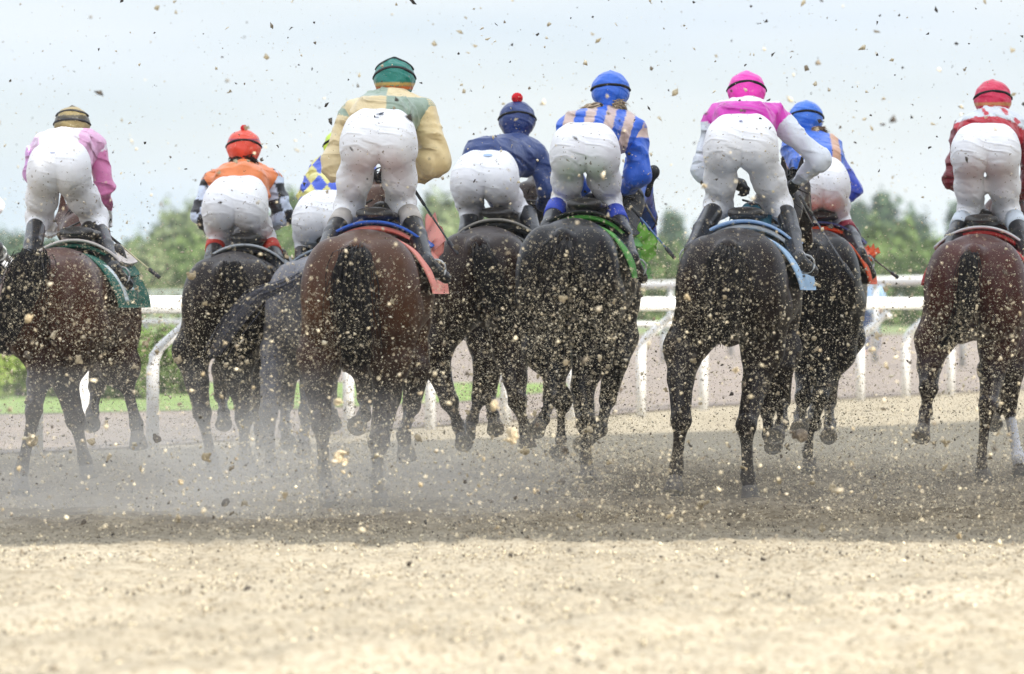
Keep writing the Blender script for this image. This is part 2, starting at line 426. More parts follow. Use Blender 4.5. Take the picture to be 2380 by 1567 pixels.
def long_rail(name, label, a, b, z, r, npost, pr, mat, flat=1.0):
    a = np.array(a, float); b = np.array(b, float)
    root = empty(name, (a[0], a[1], 0)); tag(root, label, 'fence')
    d = b - a; pts = [np.array([0, 0, z]), np.array([d[0], d[1], z])]
    V, Fc = tube(pts, r, 10)
    V = [np.array([v[0], v[1], z + (v[2] - z) * flat]) for v in V]
    MB().add(V, Fc).build('rail', mat, root, True)
    for i in range(npost):
        t = (i + .5) / npost
        MB().tube([np.array([d[0] * t, d[1] * t, 0]), np.array([d[0] * t, d[1] * t, z - r * .5])], pr, 8).build('post', m_grey if pr < .06 else mat, root, True)
A = P(350, 680, 228); B = P(2070, 653.5, 95)
dv = (B - A)
long_rail('outer_fence', 'thin white top rail on slim grey posts, far behind the running rail', (A + dv * -.35)[:2], (A + dv * 1.25)[:2], 1.49, .085, 34, .055, m_white, 1.0)
A = P(300, 748, 112); B = P(1540, 740, 96)
long_rail('low_rail', 'low pale rail near the ground along the far side of the second track', (A + (B - A) * -.3)[:2], (A + (B - A) * 1.05)[:2], .70, .055, 14, .05, m_white, 1.0)
# white marker posts seen between the legs of the leftmost horse
def marker(x, y, D, w, hgt, label):
    p = P(x, 900, D); root = MB()
    n = 14; V = []; Fc = []
    for k, dy in enumerate((-.03, .03)):
        V += [(-w / 2, dy, 0), (w / 2, dy, 0)] + [(w / 2 * math.cos(t), dy, hgt - w / 2 + w / 2 * math.sin(t)) for t in np.linspace(0, math.pi, n)]
    m = n + 2; Fc.append(tuple(range(m))); Fc.append(tuple(range(2 * m - 1, m - 1, -1)))
    for i in range(m): j = (i + 1) % m; Fc.append((i, i + m, j + m, j))
    o = root.add(V, Fc).build('marker_post', m_white); o.location = (p[0], p[1], 0); tag(o, label, 'marker post')
marker(195, 0, 52.0, .17, .56, 'broad white marker post on the grass, seen between the legs of the leftmost horse')

# ------------------------------------------------------------------ grandstand roof outside the frame: added unseen to cast shade across the course
def shade_caster():
    H = 30.0; off = SUN_DIR / SUN_DIR.z * H
    m = node_mat('roof_sheet', (.5, .5, .5), .6, .1, 2); 
    g = [(-4.3, 24.3), (6, 25.2), (30, 27.4), (34, 84), (6.5, 53.0), (3.5, 47.5), (0, 43.3), (-4.3, 38.4)]
    root = empty('grandstand_roof', (20 + off.x, 40 + off.y, 0)); tag(root, 'long high grandstand roof on steel columns added unseen to shade the course', 'grandstand')
    V = []
    for z in (H, H + .35): V += [(x + off.x - 20 - off.x, y + off.y - 40 - off.y, z) for x, y in g]
    n = len(g); Fc = [tuple(range(n - 1, -1, -1)), tuple(range(n, 2 * n))] + [(i, (i + 1) % n, (i + 1) % n + n, i + n) for i in range(n)]
    MB().add(V, Fc).build('roof', m, root)
    for x, y in ((-3, -8), (10, -8), (-1, 6), (12, 8), (10, 25)):
        MB().tube([(x, y, 0), (x, y, H)], .2, 12).build('column', m_grey, root, True)
shade_caster()

# ------------------------------------------------------------------ trees
def leaf_mat(name, a, b):
    m = node_mat(name, a, .6, .35, .6, tint=b, spec=.2)
    p = m.node_tree.nodes['Principled BSDF']; p.inputs['Transmission Weight'].default_value = 0
    return m
LM = {'dark': leaf_mat('leaves_dark', (.045, .085, .04), (.06, .10, .045)), 'mid': leaf_mat('leaves_mid', (.085, .14, .035), (.13, .18, .055)),
      'pale': leaf_mat('leaves_pale', (.15, .19, .085), (.20, .24, .12)), 'lime': leaf_mat('leaves_lime', (.17, .23, .06), (.22, .28, .08))}
m_bark = node_mat('bark', (.12, .09, .06), .9, .2, 5)
def crown(name, mat, parent, lobes, n, ls):
    V = np.zeros((n * 4, 3)); 
    w = np.array([l[1][0] * l[1][2] for l in lobes]); w = w / w.sum()
    li = rng.choice(len(lobes), n, p=w)
    d = rng.normal(size=(n, 3)); d /= np.linalg.norm(d, axis=1)[:, None]
    r = rng.uniform(.45, 1.0, n) ** .5
    bumps = 1 + .22 * np.sin(d[:, 0] * 7 + li * 2) * np.sin(d[:, 2] * 6 + li) + .12 * rng.normal(size=n)
    c = np.array([l[0] for l in lobes])[li] + d * np.array([l[1] for l in lobes])[li] * (r * bumps)[:, None]
    a = rng.normal(size=(n, 3)); a /= np.linalg.norm(a, axis=1)[:, None]
    b = np.cross(a, d); b /= np.linalg.norm(b, axis=1)[:, None] + 1e-6
    s = ls * rng.uniform(.6, 1.4, n)[:, None]
    V[0::4] = c - a * s; V[1::4] = c + b * s * .6; V[2::4] = c + a * s; V[3::4] = c - b * s * .6
    return add_mesh(name, V, np.arange(n * 4).reshape(-1, 4), mat, parent, False)

def tree(name, x, ytop, D, wpx, kind, label, group, n=2600, conif=False):
    s = D / F; h = CAMH + (HZ - ytop) * s; w = wpx * s / 2
    root = empty(name, ((x - 1190) * s, D, 0)); tag(root, label, 'tree', group)
    mb = MB().tube([(0, 0, 0), (.1, 0, h * .35), (-.05, 0, h * .62), (0, 0, h * .85)], [.035 * h, .026 * h, .015 * h, .004 * h], 8)
    for k in range(4):
        a = random.uniform(0, 6.28); z = h * random.uniform(.3, .55)
        mb.tube([(0, 0, z), (math.cos(a) * w * .35, math.sin(a) * w * .35, z + h * .12), (math.cos(a) * w * .6, math.sin(a) * w * .6, z + h * .25)], [.012 * h, .008 * h, .003 * h], 5)
    mb.build('trunk', m_bark, root, True)
    lobes = []
    if conif:
        for k in range(5):
            z = h * (.25 + .15 * k); rr = w * (1.0 - .19 * k); lobes.append(((random.uniform(-.1, .1) * w, 0, z), (rr, rr, h * .13)))
    else:
        lobes.append(((0, 0, h * .55), (w * .75, w * .7, h * .38)))
        for k in range(8):
            a = random.uniform(0, 6.28); q = random.uniform(.35, .72)
            z = h * random.uniform(.22, .82); sc = 1 - abs(z / h - .5) * .9
            lobes.append(((math.cos(a) * w * q * sc, math.sin(a) * w * q * sc, z), (w * .38, w * .38, h * .17)))
    crown('crown', LM[kind], root, lobes, n, max(.12, h * .03))
G1 = 'trees along the far edge of the course'
for i, (x, yt, D, w, k, c, lb) in enumerate([
    (20, 520, 330, 130, 'dark', 0, 'dark tree behind the elbow at the left edge of the picture'),
    (120, 535, 340, 120, 'dark', 0, 'dark rounded tree low behind the leftmost rider'),
    (330, 530, 300, 110, 'mid', 0, 'low green tree just right of the whip of the leftmost rider'),
    (395, 462, 320, 130, 'pale', 0, 'tall pale tree left of the rider in orange'),
    (450, 455, 315, 110, 'pale', 0, 'pale feathery tree directly left of the rider in orange'),
    (520, 470, 330, 120, 'pale', 0, 'pale tree hidden mostly by the rider in orange'),
    (600, 480, 350, 120, 'mid', 0, 'green tree behind the right arm of the rider in orange'),
    (685, 430, 320, 110, 'mid', 0, 'green tree between the rider in orange and the rider with diamonds'),
    (790, 470, 330, 150, 'mid', 0, 'green tree behind the rider with diamonds'),
    (900, 480, 330, 150, 'mid', 0, 'green tree seen past the knees of the rider in cream and green'),
    (1010, 425, 310, 125, 'pale', 0, 'pale tree between the rider in cream and the rider in navy'),
    (1065, 455, 330, 90, 'mid', 0, 'green tree just left of the rider in navy'),
    (1150, 480, 340, 130, 'mid', 0, 'green tree behind the rider in navy'),
    (1280, 480, 350, 130, 'dark', 0, 'dark tree between the rider in navy and the rider in stripes'),
    (1380, 490, 350, 120, 'dark', 0, 'dark tree behind the rider in stripes'),
    (1480, 500, 360, 110, 'dark', 0, 'dark tree behind the horse hood beside the striped rider'),
    (1560, 478, 390, 100, 'dark', 0, 'dark bluish tree just right of the striped rider'),
    (1635, 500, 390, 110, 'dark', 0, 'dark bluish tree just left of the rider in magenta'),
    (1740, 500, 380, 130, 'dark', 0, 'dark tree behind the rider in magenta'),
    (1860, 500, 380, 130, 'dark', 0, 'dark tree behind the two riders at the right of the pack'),
    (1990, 462, 390, 100, 'dark', 0, 'dark tree touching the blue elbow of the rider behind'),
    (2055, 438, 390, 120, 'dark', 0, 'tallest dark tree in the gap at right'),
    (2125, 470, 390, 90, 'dark', 0, 'dark tree with stepped outline in the gap at right'),
    (2168, 548, 380, 70, 'dark', 0, 'low dark tree at the dip of the treeline at right'),
    (2235, 460, 380, 95, 'dark', 0, 'dark tree left of the rider in red and white'),
    (2330, 470, 380, 130, 'dark', 0, 'dark tree behind the rider in red and white')]):
    tree('tree', x, yt, D, w, k, lb, G1, 3000, bool(c))
for x0, x1, lb in ((-1500, -60, 'distant wood running on to the left of the picture'), (2420, 3900, 'distant wood running on to the right of the picture')):
    lob = []
    for k in range(26):
        x = x0 + (x1 - x0) * (k + random.random()) / 26; D = random.uniform(320, 390); h = random.uniform(5, 9); q = P(x, HZ, D)
        lob.append(((q[0], q[1], h * .5), (2.6, 2.6, h * .5)))
    o = crown('far_wood', LM['mid'], None, lob, 14000, .3); tag(o, lb, 'wood', kind='stuff')
G2 = 'light green bushes in front of the far trees'
for i, (x, yt, D, w, k, lb) in enumerate([
    (40, 590, 230, 150, 'mid', 'green bush low at the left edge behind the rail'), (200, 600, 230, 150, 'mid', 'green bush behind the leftmost rider'),
    (330, 545, 240, 150, 'pale', 'pale green bush above the rail left of the dark horse'), (420, 520, 245, 150, 'mid', 'broad green bush behind the left arm of the rider in orange'),
    (540, 540, 245, 160, 'mid', 'green bush behind the rump of the orange rider horse'), (680, 520, 240, 150, 'mid', 'green bush between orange and diamond riders'),
    (1000, 500, 240, 140, 'pale', 'pale green bush beside the salmon cloth'), (1090, 510, 245, 130, 'mid', 'green bush left of the navy rider knees'),
    (1520, 545, 240, 110, 'mid', 'green bush beside the flapping green cloth'), (1595, 540, 240, 130, 'mid', 'yellowish bush between striped and magenta riders'),
    (2010, 500, 235, 110, 'mid', 'green bush behind the orange cloth'), (2080, 485, 240, 120, 'mid', 'tall light green bush in the gap at right'),
    (2150, 530, 235, 110, 'mid', 'green bush left of the far right horse'), (2250, 540, 240, 150, 'mid', 'green bush behind the far right horse'),
    (2370, 560, 240, 120, 'mid', 'green bush at the right edge')]):
    s = D / F; h = CAMH + (HZ - yt) * s; w_ = w * s / 2
    root = empty('bush', ((x - 1190) * s, D, 0)); tag(root, lb, 'bush', G2)
    MB().tube([(0, 0, 0), (0, 0, h * .6)], [.1, .03], 6).build('stem', m_bark, root, True)
    crown('foliage', LM[k], root, [((0, 0, h * .42), (w_, w_, h * .42)), ((w_ * .4, 0, h * .6), (w_ * .5, w_ * .5, h * .36)), ((-w_ * .5, 0, h * .5), (w_ * .5, w_ * .5, h * .34)), ((0, 0, .3), (w_ * 1.2, w_, .5))], 2200, .16)
G3 = 'bright shrubs beyond the rail at left'
for x, yt, D, w, lb in [(-60, 755, 60, 170, 'lime shrub at the left edge under the leftmost horse'), (60, 790, 62, 130, 'lime shrub behind the left hind leg of the leftmost horse'),
                        (180, 770, 61, 150, 'lime shrub between the legs of the leftmost horse'), (290, 765, 60, 120, 'green shrub behind the foreleg of the leftmost horse'),
                        (395, 762, 63, 110, 'green shrub behind the curved white post'), (335, 760, 66, 110, 'pale green shrub left of the curved white post')]:
    s = D / F; h = CAMH - (yt - HZ) * s; w_ = w * s / 2
    root = empty('shrub', ((x - 1190) * s, D, 0)); tag(root, lb, 'shrub', G3)
    MB().tube([(0, 0, 0), (0, 0, h * .6)], [.03, .01], 6).build('stem', m_bark, root, True)
    crown('foliage', LM['lime' if 'lime' in lb else 'mid'], root, [((0, 0, h * .5), (w_, w_, h * .5)), ((w_ * .5, 0, h * .3), (w_ * .6, w_ * .6, h * .35)), ((-w_ * .5, 0, h * .3), (w_ * .6, w_ * .6, h * .35))], 2600, .05)

# ------------------------------------------------------------------ horses
m_coat = node_mat('horse_coat', attr=True, rough=.36, var=.3, nscale=4, bump=.3, bscale=50, spec=.16, sheen=.0, bdist=.004, coat=.06)
m_hoof = node_mat('hoof_horn', (.10, .09, .08), .7, .3, 20)
m_sole = node_mat('hoof_sole', (.23, .22, .20), .8, .3, 25)
m_hair = node_mat('horse_hair', attr=True, rough=.45, var=.3, nscale=30, spec=.15)
m_leather = node_mat('saddle_leather', (.02, .017, .015), .4, .2, 15, bump=.2)
m_cloth = node_mat('race_cloth', attr=True, rough=.75, var=.08, nscale=10, bump=.4, bscale=10, distort=1.5, bdist=.01)
BLACK = (.012, .010, .010)

def horse(nm, label, D, cx, ytop, yaw, legs, coat, cloth, tailpts, head=(.0, 480), group='racehorses galloping away', points=.5, width=1.0,
          tailw=.07, hood=None, sock=None, flank=0):
    s = F / D; T = CAMH + (HZ - ytop) / s
    base = P(cx, HZ, D); base[2] = 0
    root = empty('horse', base, -yaw); tag(root, label, 'horse', group)
    ca, sa = math.cos(-yaw), math.sin(-yaw)
    def loc(p):                      # world -> local (x right, y forward)
        d = np.array(p) - base
        return np.array([ca * d[0] + sa * d[1], -sa * d[0] + ca * d[1], d[2]])
    def W3(x, y, dd): return loc(P(x, y, D + dd))
    w = width
    pr = [('e', (0, .42, T - .27), (.275 * w, .46, .27), .06),
          ('e', (.145 * w, .20, T - .36), (.165 * w, .25, .31), .05), ('e', (-.145 * w, .20, T - .36), (.165 * w, .25, .31), .05),
          ('e', (0, .95, T - .36), (.31 * w, .62, .305), .12), ('e', (0, 1.40, T - .36), (.23, .30, .32), .10),
          ('e', (0, 1.36, T - .10), (.075, .34, .12), .08),
          ('e', (.16, 1.42, T - .46), (.11, .18, .24), .08), ('e', (-.16, 1.42, T - .46), (.11, .18, .24), .08)]
    hp_ = W3(head[0], head[1], 2.3); hy, hx, hz = hp_[0], 2.05, hp_[2] - T
    pr += [('c', (0, 1.5, T - .28), (hx * 0 + hy * .55, 1.95, T + hz * .55), .20, .14, .08), ('c', (hy * .55, 1.95, T + hz * .55), (hy, hx + .2, T + hz), .14, .095, .06)]
    h0 = np.array([hy, hx + .2, T + hz])
    pr += [('c', h0, h0 + [hy * .1, .30, -.16], .105, .075, .05), ('c', h0 + [hy * .1, .30, -.16], h0 + [hy * .15, .5, -.32], .07, .058, .04),
           ('c', h0 + [.05, -.02, .09], h0 + [.06, -.01, .20], .03, .010, .02), ('c', h0 + [-.05, -.02, .09], h0 + [-.06, -.01, .20], .03, .010, .02)]
    hooves = []
    for kind, pts in legs:
        q = [W3(*p) for p in pts]
        if kind == 'h':
            side = 1 if q[0][0] > 0 else -1
            hip = np.array([side * .15 * w, .32, T - .48])
            rr = [.165, .118, .075, .054, .034, .030]
            ch = [hip] + q[:-1]
            pr.append(('c', ch[0], ch[1], .18, .118, .06))
            pr.append(('c', ch[1], ch[2], .118, .072, .05))
            pr.append(('c', ch[2], ch[3], .074, .054, .035))
            hk = ch[3]; pr.append(('c', hk, hk + [0, -.045, .045], .045, .028, .03))
            pr.append(('c', hk, hk * .78 + ch[4] * .22, .056, .037, .03))
            pr.append(('c', hk * .78 + ch[4] * .22, ch[4] * .85 + hk * .15, .036, .033, .02))
            pr.append(('c', ch[4] * .85 + hk * .15, ch[4], .034, .045, .02))
            fet = ch[4]
        else:
            side = 1 if q[0][0] > 0 else -1
            el = np.array([side * .15, 1.38, T - .72])
            ch = [el] + q[:-1]
            pr.append(('c', ch[0], ch[1], .12, .078, .06))
            pr.append(('c', ch[1], ch[2], .078, .052, .03))
            pr.append(('c', ch[2] , ch[2] * .85 + ch[3] * .15, .052, .038, .02))
            pr.append(('c', ch[2] * .85 + ch[3] * .15, ch[3] * .85 + ch[2] * .15, .036, .032, .02))
            pr.append(('c', ch[3] * .85 + ch[2] * .15, ch[3], .033, .044, .02))
            fet = ch[3]
        e = q[-1]; d = e - fet; ln = np.linalg.norm(d); d /= ln
        top = e - d * .075
        pr.append(('c', fet, top, .037, .040, .02))
        hooves.append((top, e, d))
    pr.append(('e', (0, .02, T - .13), (.06, .09, .07), .06))
    cc = np.array(coat) * (.85 if coat[0] > .07 else .36)
    legk = [(W3(*p[1][-2]), ) for p in legs]
    def colf(V):
        c = np.tile(cc, (len(V), 1))
        t = np.clip((V[:, 2] - .66 * (T / 1.55)) / .38, 0, 1)
        if points: c = c * (t[:, None] * 1) + (1 - t[:, None]) * (cc * (1 - points) + np.array(BLACK) * points)
        if sock is not None:
            p0 = W3(*sock[0]); p1 = W3(*sock[1]); dd = p1 - p0; tt = np.clip(((V - p0) @ dd) / (dd @ dd), -.1, 1.1)
            dist = np.linalg.norm(V - p0 - tt[:, None] * dd, axis=1); m = (dist < .07) & (tt > 0) & (tt < 1.09)
            c[m] = (.62, .62, .66)
        if hood is not None:
            m = (V[:, 1] > 1.98); c[m] = hood
        return c
    def mus(X, Y, Z):
        rear = np.clip((.34 - Y) / .12, 0, 1); u = T - Z; zz = np.clip((u - .22) / .12, 0, 1) * np.clip((.86 - u) / .15, 0, 1)
        g = 0
        for sd in (-1, 1):
            g = g + .013 * np.exp(-((X - sd * (.175 + .05 * np.sin(u * 4))) / .017) ** 2) + .007 * np.exp(-((X - sd * (.235 + .03 * u)) / .014) ** 2)
        return rear * zz * g + .020 * np.exp(-(X / .018) ** 2) * rear * np.clip((u - .2) / .1, 0, 1)
    skin('body', pr, .0135, m_coat, root, colf, 1, wr=mus)
    # hooves
    for top, e, d in hooves:
        a = np.cross(d, [0, 1., 0.2]); 
        if np.linalg.norm(a) < .1: a = np.array([1., 0, 0])
        a /= np.linalg.norm(a); b = np.cross(d, a)
        n = 16; V = []; Fc = []
        prof = [(-.01, .038), (.02, .046), (.055, .054), (.085, .060), (.09, .056)]
        for z, r in prof:
            for j in range(n):
                t = 2 * math.pi * j / n; rx = r * (1 - .12 * max(0, -math.sin(t)))
                V.append(top + d * z + rx * (math.cos(t) * a + math.sin(t) * b))
        for i in range(len(prof) - 1):
            for j in range(n): k = (j + 1) % n; Fc.append((i * n + j, i * n + k, (i + 1) * n + k, (i + 1) * n + j))
        Fc.append(tuple(range(n - 1, -1, -1)))
        hf = MB().add(V, Fc).build('hoof', m_hoof, root, True)
        V2 = [top + d * .091 + .056 * (math.cos(t) * a + math.sin(t) * b) for t in np.linspace(0, 2 * math.pi, n, endpoint=False)] + \
             [top + d * .091 + .042 * (math.cos(t) * a + math.sin(t) * b) for t in np.linspace(0, 2 * math.pi, n, endpoint=False)] + \
             [top + d * .080 + .036 * (math.cos(t) * a + math.sin(t) * b) for t in np.linspace(0, 2 * math.pi, n, endpoint=False)] + [top + d * .084]
        F2 = []
        for i in range(2):
            for j in range(n): k = (j + 1) % n; F2.append((i * n + j, i * n + k, (i + 1) * n + k, (i + 1) * n + j))
        for j in range(n): F2.append((2 * n + j, 2 * n + (j + 1) % n, 3 * n))
        MB().add(V2, F2).build('horseshoe', m_sole, hf, False)
    # tail
    tp = [W3(*p) for p in tailpts]; tp = [np.array([0, .06, T - .10])] + tp
    tp = np.array(tp); L_ = np.r_[0, np.cumsum(np.linalg.norm(np.diff(tp, axis=0), axis=1))]
    V = []; Q = []; C = []
    tcol = np.array(BLACK) if coat is not GREY else np.array((.10, .10, .12))
    nh = 1300 if coat is not GREY else 520
    for i in range(nh):
        o1 = rng.normal(size=3) * [1, .7, .5]; ln = rng.uniform(.6, 1.05) * L_[-1]; ph = rng.uniform(0, 6)
        u = np.linspace(0.0, 1, 9); pos = np.stack([np.interp(u * ln, L_, tp[:, k]) for k in range(3)], 1)
        if ln > L_[-1]: pos[-1] += (tp[-1] - tp[-2]) * .05
        spread = tailw * (.30 + .85 * np.sin(np.clip(u * 1.1, 0, 1) * math.pi * .75))
        spread = spread * (1 + (rng.random() < .07) * rng.uniform(.5, 1.3) * u); pos = pos + np.clip(o1, -1.7, 1.7)[None] * spread[:, None] * .5 + .01 * np.sin(u * 7 + ph)[:, None] * np.array([1, .5, .3])
        rr = np.interp(u, [0, .3, 1], [.0045, .004, .0012])
        o = len(V)
        for k in range(9):
            for j in range(3):
                t = 2.09 * j; V.append(pos[k] + rr[k] * np.array([math.cos(t), math.sin(t), .2 * math.sin(t)]))
        for k in range(8):
            for j in range(3): jj = (j + 1) % 3; Q.append((o + k * 3 + j, o + k * 3 + jj, o + k * 3 + 3 + jj, o + k * 3 + 3 + j))
        C += [tcol * rng.uniform(.6, 1.7)] * 27
    add_mesh('tail', np.array(V), np.array(Q), m_hair, root, True, np.array(C))
    # mane
    V = []; Q = []; C = []
    for i in range(160):
        u = rng.uniform(0, 1); a0 = np.array([0, 1.55, T - .02]); b0 = h0 + [0, -.02, .1]
        p0 = a0 * (1 - u) + b0 * u + [hy * .0, 0, .03]; d = np.array([rng.normal() * .05 + .06, -.12 - .05 * rng.random(), rng.normal() * .04 + .0])
        o = len(V)
        for k in range(4):
            t = k / 3; p = p0 + d * t + np.array([0, 0, -.05 * t * t]); r = .006 * (1 - .8 * t)
            V += [p + [r, 0, 0], p + [-r, 0, r], p + [0, 0, -r]]
        for k in range(3):
            for j in range(3): jj = (j + 1) % 3; Q.append((o + k * 3 + j, o + k * 3 + jj, o + k * 3 + 3 + jj, o + k * 3 + 3 + j))
        C += [np.array(BLACK) * rng.uniform(.6, 1.6)] * 12
    add_mesh('mane', np.array(V), np.array(Q), m_hair, root, True, np.array(C))
    # saddle cloth: a sheet hung over the back, thicker band at its rear edge
    def drape(name, y0, y1, a0, a1, lift, colf, nu=36, nv=60, flare=0.0, thick=.010, ruf=.016):
        V = []; C = []
        for side in (0, 1):
            for i in range(nu):
                y = y0 + (y1 - y0) * i / (nu - 1)
                for j in range(nv):
                    t = a0 + (a1 - a0) * j / (nv - 1); ta = math.radians(t)
                    rx = .325 * w + lift - side * thick; rz = .36 + lift - side * thick
                    rear = 1 - i / (nu - 1)
                    fl = flare * abs(math.sin(ta)) * rear * rear
                    wv = ruf * math.sin(y * 17 + t * .05) * abs(math.sin(ta))
                    sag = -.02 * math.sin(math.pi * i / (nu - 1)) * math.cos(ta)
                    V.append((math.sin(ta) * (rx + fl + wv), y - fl * .5, T - .385 + math.cos(ta) * rz + sag)); 
                    C.append(colf(i / (nu - 1), t))
        Fc = []; N = nu * nv
        for i in range(nu - 1):
            for j in range(nv - 1):
                a = i * nv + j; Fc.append((a, a + 1, a + nv + 1, a + nv)); Fc.append((N + a, N + a + nv, N + a + nv + 1, N + a + 1))
        for i in range(nu - 1):
            for j in (0, nv - 1): a = i * nv + j; Fc.append((a, a + nv, N + a + nv, N + a))
        for j in range(nv - 1):
            for i in (0, nu - 1): a = i * nv + j; Fc.append((a, N + a, N + a + 1, a + 1))
        return add_mesh(name, V, Fc, m_cloth, root, True, np.array(C))
    main, pad, stripe = cloth['main'], cloth['pad'], cloth.get('stripe')
    def cf(u, t):
        if stripe is not None and .16 < u < .42 and 40 < t < 80: return stripe
        if stripe is not None and .42 <= u < .60 and 52 < t < 68: return stripe
        return main
    sc = drape('saddle_cloth', .50, 1.34, -80, 86, .016, cf, flare=cloth.get('flare', .012))
    drape('saddle_pad', .80, 1.28, -46, 46, .080, lambda u, t: pad, thick=.014, ruf=.004, nu=16, nv=30)
    drape('under_pad', .84, 1.26, -56, 56, .050, lambda u, t: cloth.get('pad2', main), thick=.02, ruf=.002, nu=16, nv=30)
    # saddle, girth, stirrup leathers
    sp = [('e', (0, 1.02, T + .085), (.12, .24, .035), .03), ('e', (0, .88, T + .10), (.10, .05, .025), .04), ('e', (0, 1.22, T + .11), (.06, .07, .06), .04),
          ('c', (.20, 1.08, T - .02), (.30, 1.12, T - .30), .05, .03, .03), ('c', (-.20, 1.08, T - .02), (-.30, 1.12, T - .30), .05, .03, .03)]
    skin('saddle', sp, .014, m_leather, root, None, 1)
    # bridle: cheek strap and reins
    mb = MB()
    ring = [h0 + np.array([.095 * math.cos(t) , .12 + .02 * math.sin(t), .105 * math.sin(t) - .05]) for t in np.linspace(0, 6.283, 15)]
    mb.tube(ring, .008, 5)
    ring = [h0 + np.array([hy * .1 + .08 * math.cos(t), .33, .085 * math.sin(t) - .18]) for t in np.linspace(0, 6.283, 15)]
    mb.tube(ring, .008, 5)
    for sd in (-1, 1):
        mb.tube([h0 + [sd * .09, .12, -.02], h0 + [sd * .085, .33, -.18]], .007, 5)
        mb.tube([h0 + [sd * .085, .38, -.22], np.array([hy * .75 + sd * .12, 1.98, T + hz * .6]), np.array([sd * .08, 1.45, T + .18])], .007, 5)
    mb.build('bridle', m_leather, root, True)
    if flank:                      # loose flapping end of cloth at the right side
        pts = flank['pts']; colr = flank['col']; V = []; C = []; n = 26; m = 9
        P0 = np.array([W3(*p) for p in pts])
        lw = flank['w']
        tt = np.linspace(0, 1, len(P0))
        for sgn in (0, 1):
            for i in range(n):
                u = i / (n - 1); c = np.array([np.interp(u, tt, P0[:, k]) for k in range(3)]); wd = np.interp(u, np.linspace(0, 1, len(lw)), lw)
                for j in range(m):
                    v = j / (m - 1) - .5
                    ruf = .02 * math.sin(u * 14 + v * 6)
                    V.append(c + np.array([v * wd * flank.get('ax', 1), ruf + sgn * .008 + v * wd * .3, v * wd * flank.get('az', .3) + .012 * math.sin(u * 19 + j)]))
                    pat = flank.get('pat')
                    C.append(pat(u, v) if pat else colr)
        Fc = []; N = n * m
        for i in range(n - 1):
            for j in range(m - 1):
                a = i * m + j; Fc.append((a, a + 1, a + m + 1, a + m)); Fc.append((N + a, N + a + m, N + a + m + 1, N + a + 1))
            for j in (0, m - 1): a = i * m + j; Fc.append((a, a + m, N + a + m, N + a))
        for j in range(m - 1):
            for i in (0, n - 1): a = i * m + j; Fc.append((a, N + a, N + a + 1, a + 1))
        add_mesh('number_cloth', V, Fc, m_cloth, root, True, np.array(C))
    return root, T

BAY = (.088, .032, .018); DBAY = (.058, .026, .016); DK = (.034, .019, .015); BLK = (.016, .013, .015); GREY = (.17, .17, .19)
HORSES = []
H1 = horse('h1', 'reddish bay horse with swinging black tail at the left edge', 31.0, 98, 573, R(8.5), [
    ('h', [(108, 832, .25), (92, 890, .15), (82, 955, 0), (50, 1090, .1), (48, 1142, .05)]),
    ('h', [(165, 832, .35), (152, 890, .35), (176, 978, .3), (197, 1070, .5), (206, 1108, .5)]),
    ('f', [(262, 820, 1.3), (293, 890, 1.3), (317, 985, 1.25), (322, 1035, 1.2)]),
    ('f', [(235, 840, 1.5), (225, 900, 1.7), (215, 960, 1.5), (213, 985, 1.35)])], BAY,
    dict(main=(.006, .11, .075), pad=(.62, .56, .52), stripe=(.7, .78, .8), flare=.012), [(72, 600, -.1), (45, 690, -.22), (5, 790, -.3)], tailw=.09, head=(168, 520), points=.92)
H2 = horse('h2', 'dark brown horse under the rider in orange with checked sleeves', 34.0, 522, 583, R(6), [
    ('h', [(445, 815, .25), (458, 890, .15), (470, 960, 0), (492, 1070, .2), (500, 1110, .2)]),
    ('h', [(548, 830, .35), (560, 910, .3), (567, 975, .25), (569, 1050, .25), (572, 1072, .1)]),
    ('f', [(590, 860, 1.3), (592, 950, 1.4), (604, 1000, 1.2), (613, 1026, 1.1)]),
    ('f', [(520, 860, 1.4), (515, 920, 1.6), (520, 960, 1.4), (520, 985, 1.3)])], DK,
    dict(main=(.03, .03, .035), pad=(.42, .45, .47)), [(540, 620, -.1), (570, 720, -.15), (560, 820, -.1)], head=(562, 560), tailw=.06)
H3 = horse('h3', 'smoky grey-black horse with lifted tail under the rider with diamonds', 33.6, 716, 590, R(8), [
    ('h', [(650, 815, .25), (632, 870, .15), (624, 960, 0), (630, 1080, .15), (632, 1128, .1)]),
    ('h', [(735, 830, .35), (725, 900, .3), (715, 960, .2), (706, 1020, .2), (704, 1046, 0)]),
    ('f', [(668, 850, 1.4), (664, 940, 1.5), (662, 990, 1.2), (670, 1028, .95)]),
    ('f', [(760, 860, 1.4), (765, 920, 1.6), (770, 960, 1.4), (775, 985, 1.3)])], GREY,
    dict(main=(.03, .04, .08), pad=(.3, .35, .4)), [(655, 665, -.15), (590, 690, -.25), (530, 760, -.35), (495, 822, -.4)], tailw=.05, head=(790, 470), points=.0)
def pk(u, v): return (.75, .30, .25) if abs(v) < .36 or u > .3 else (.06, .03, .03)
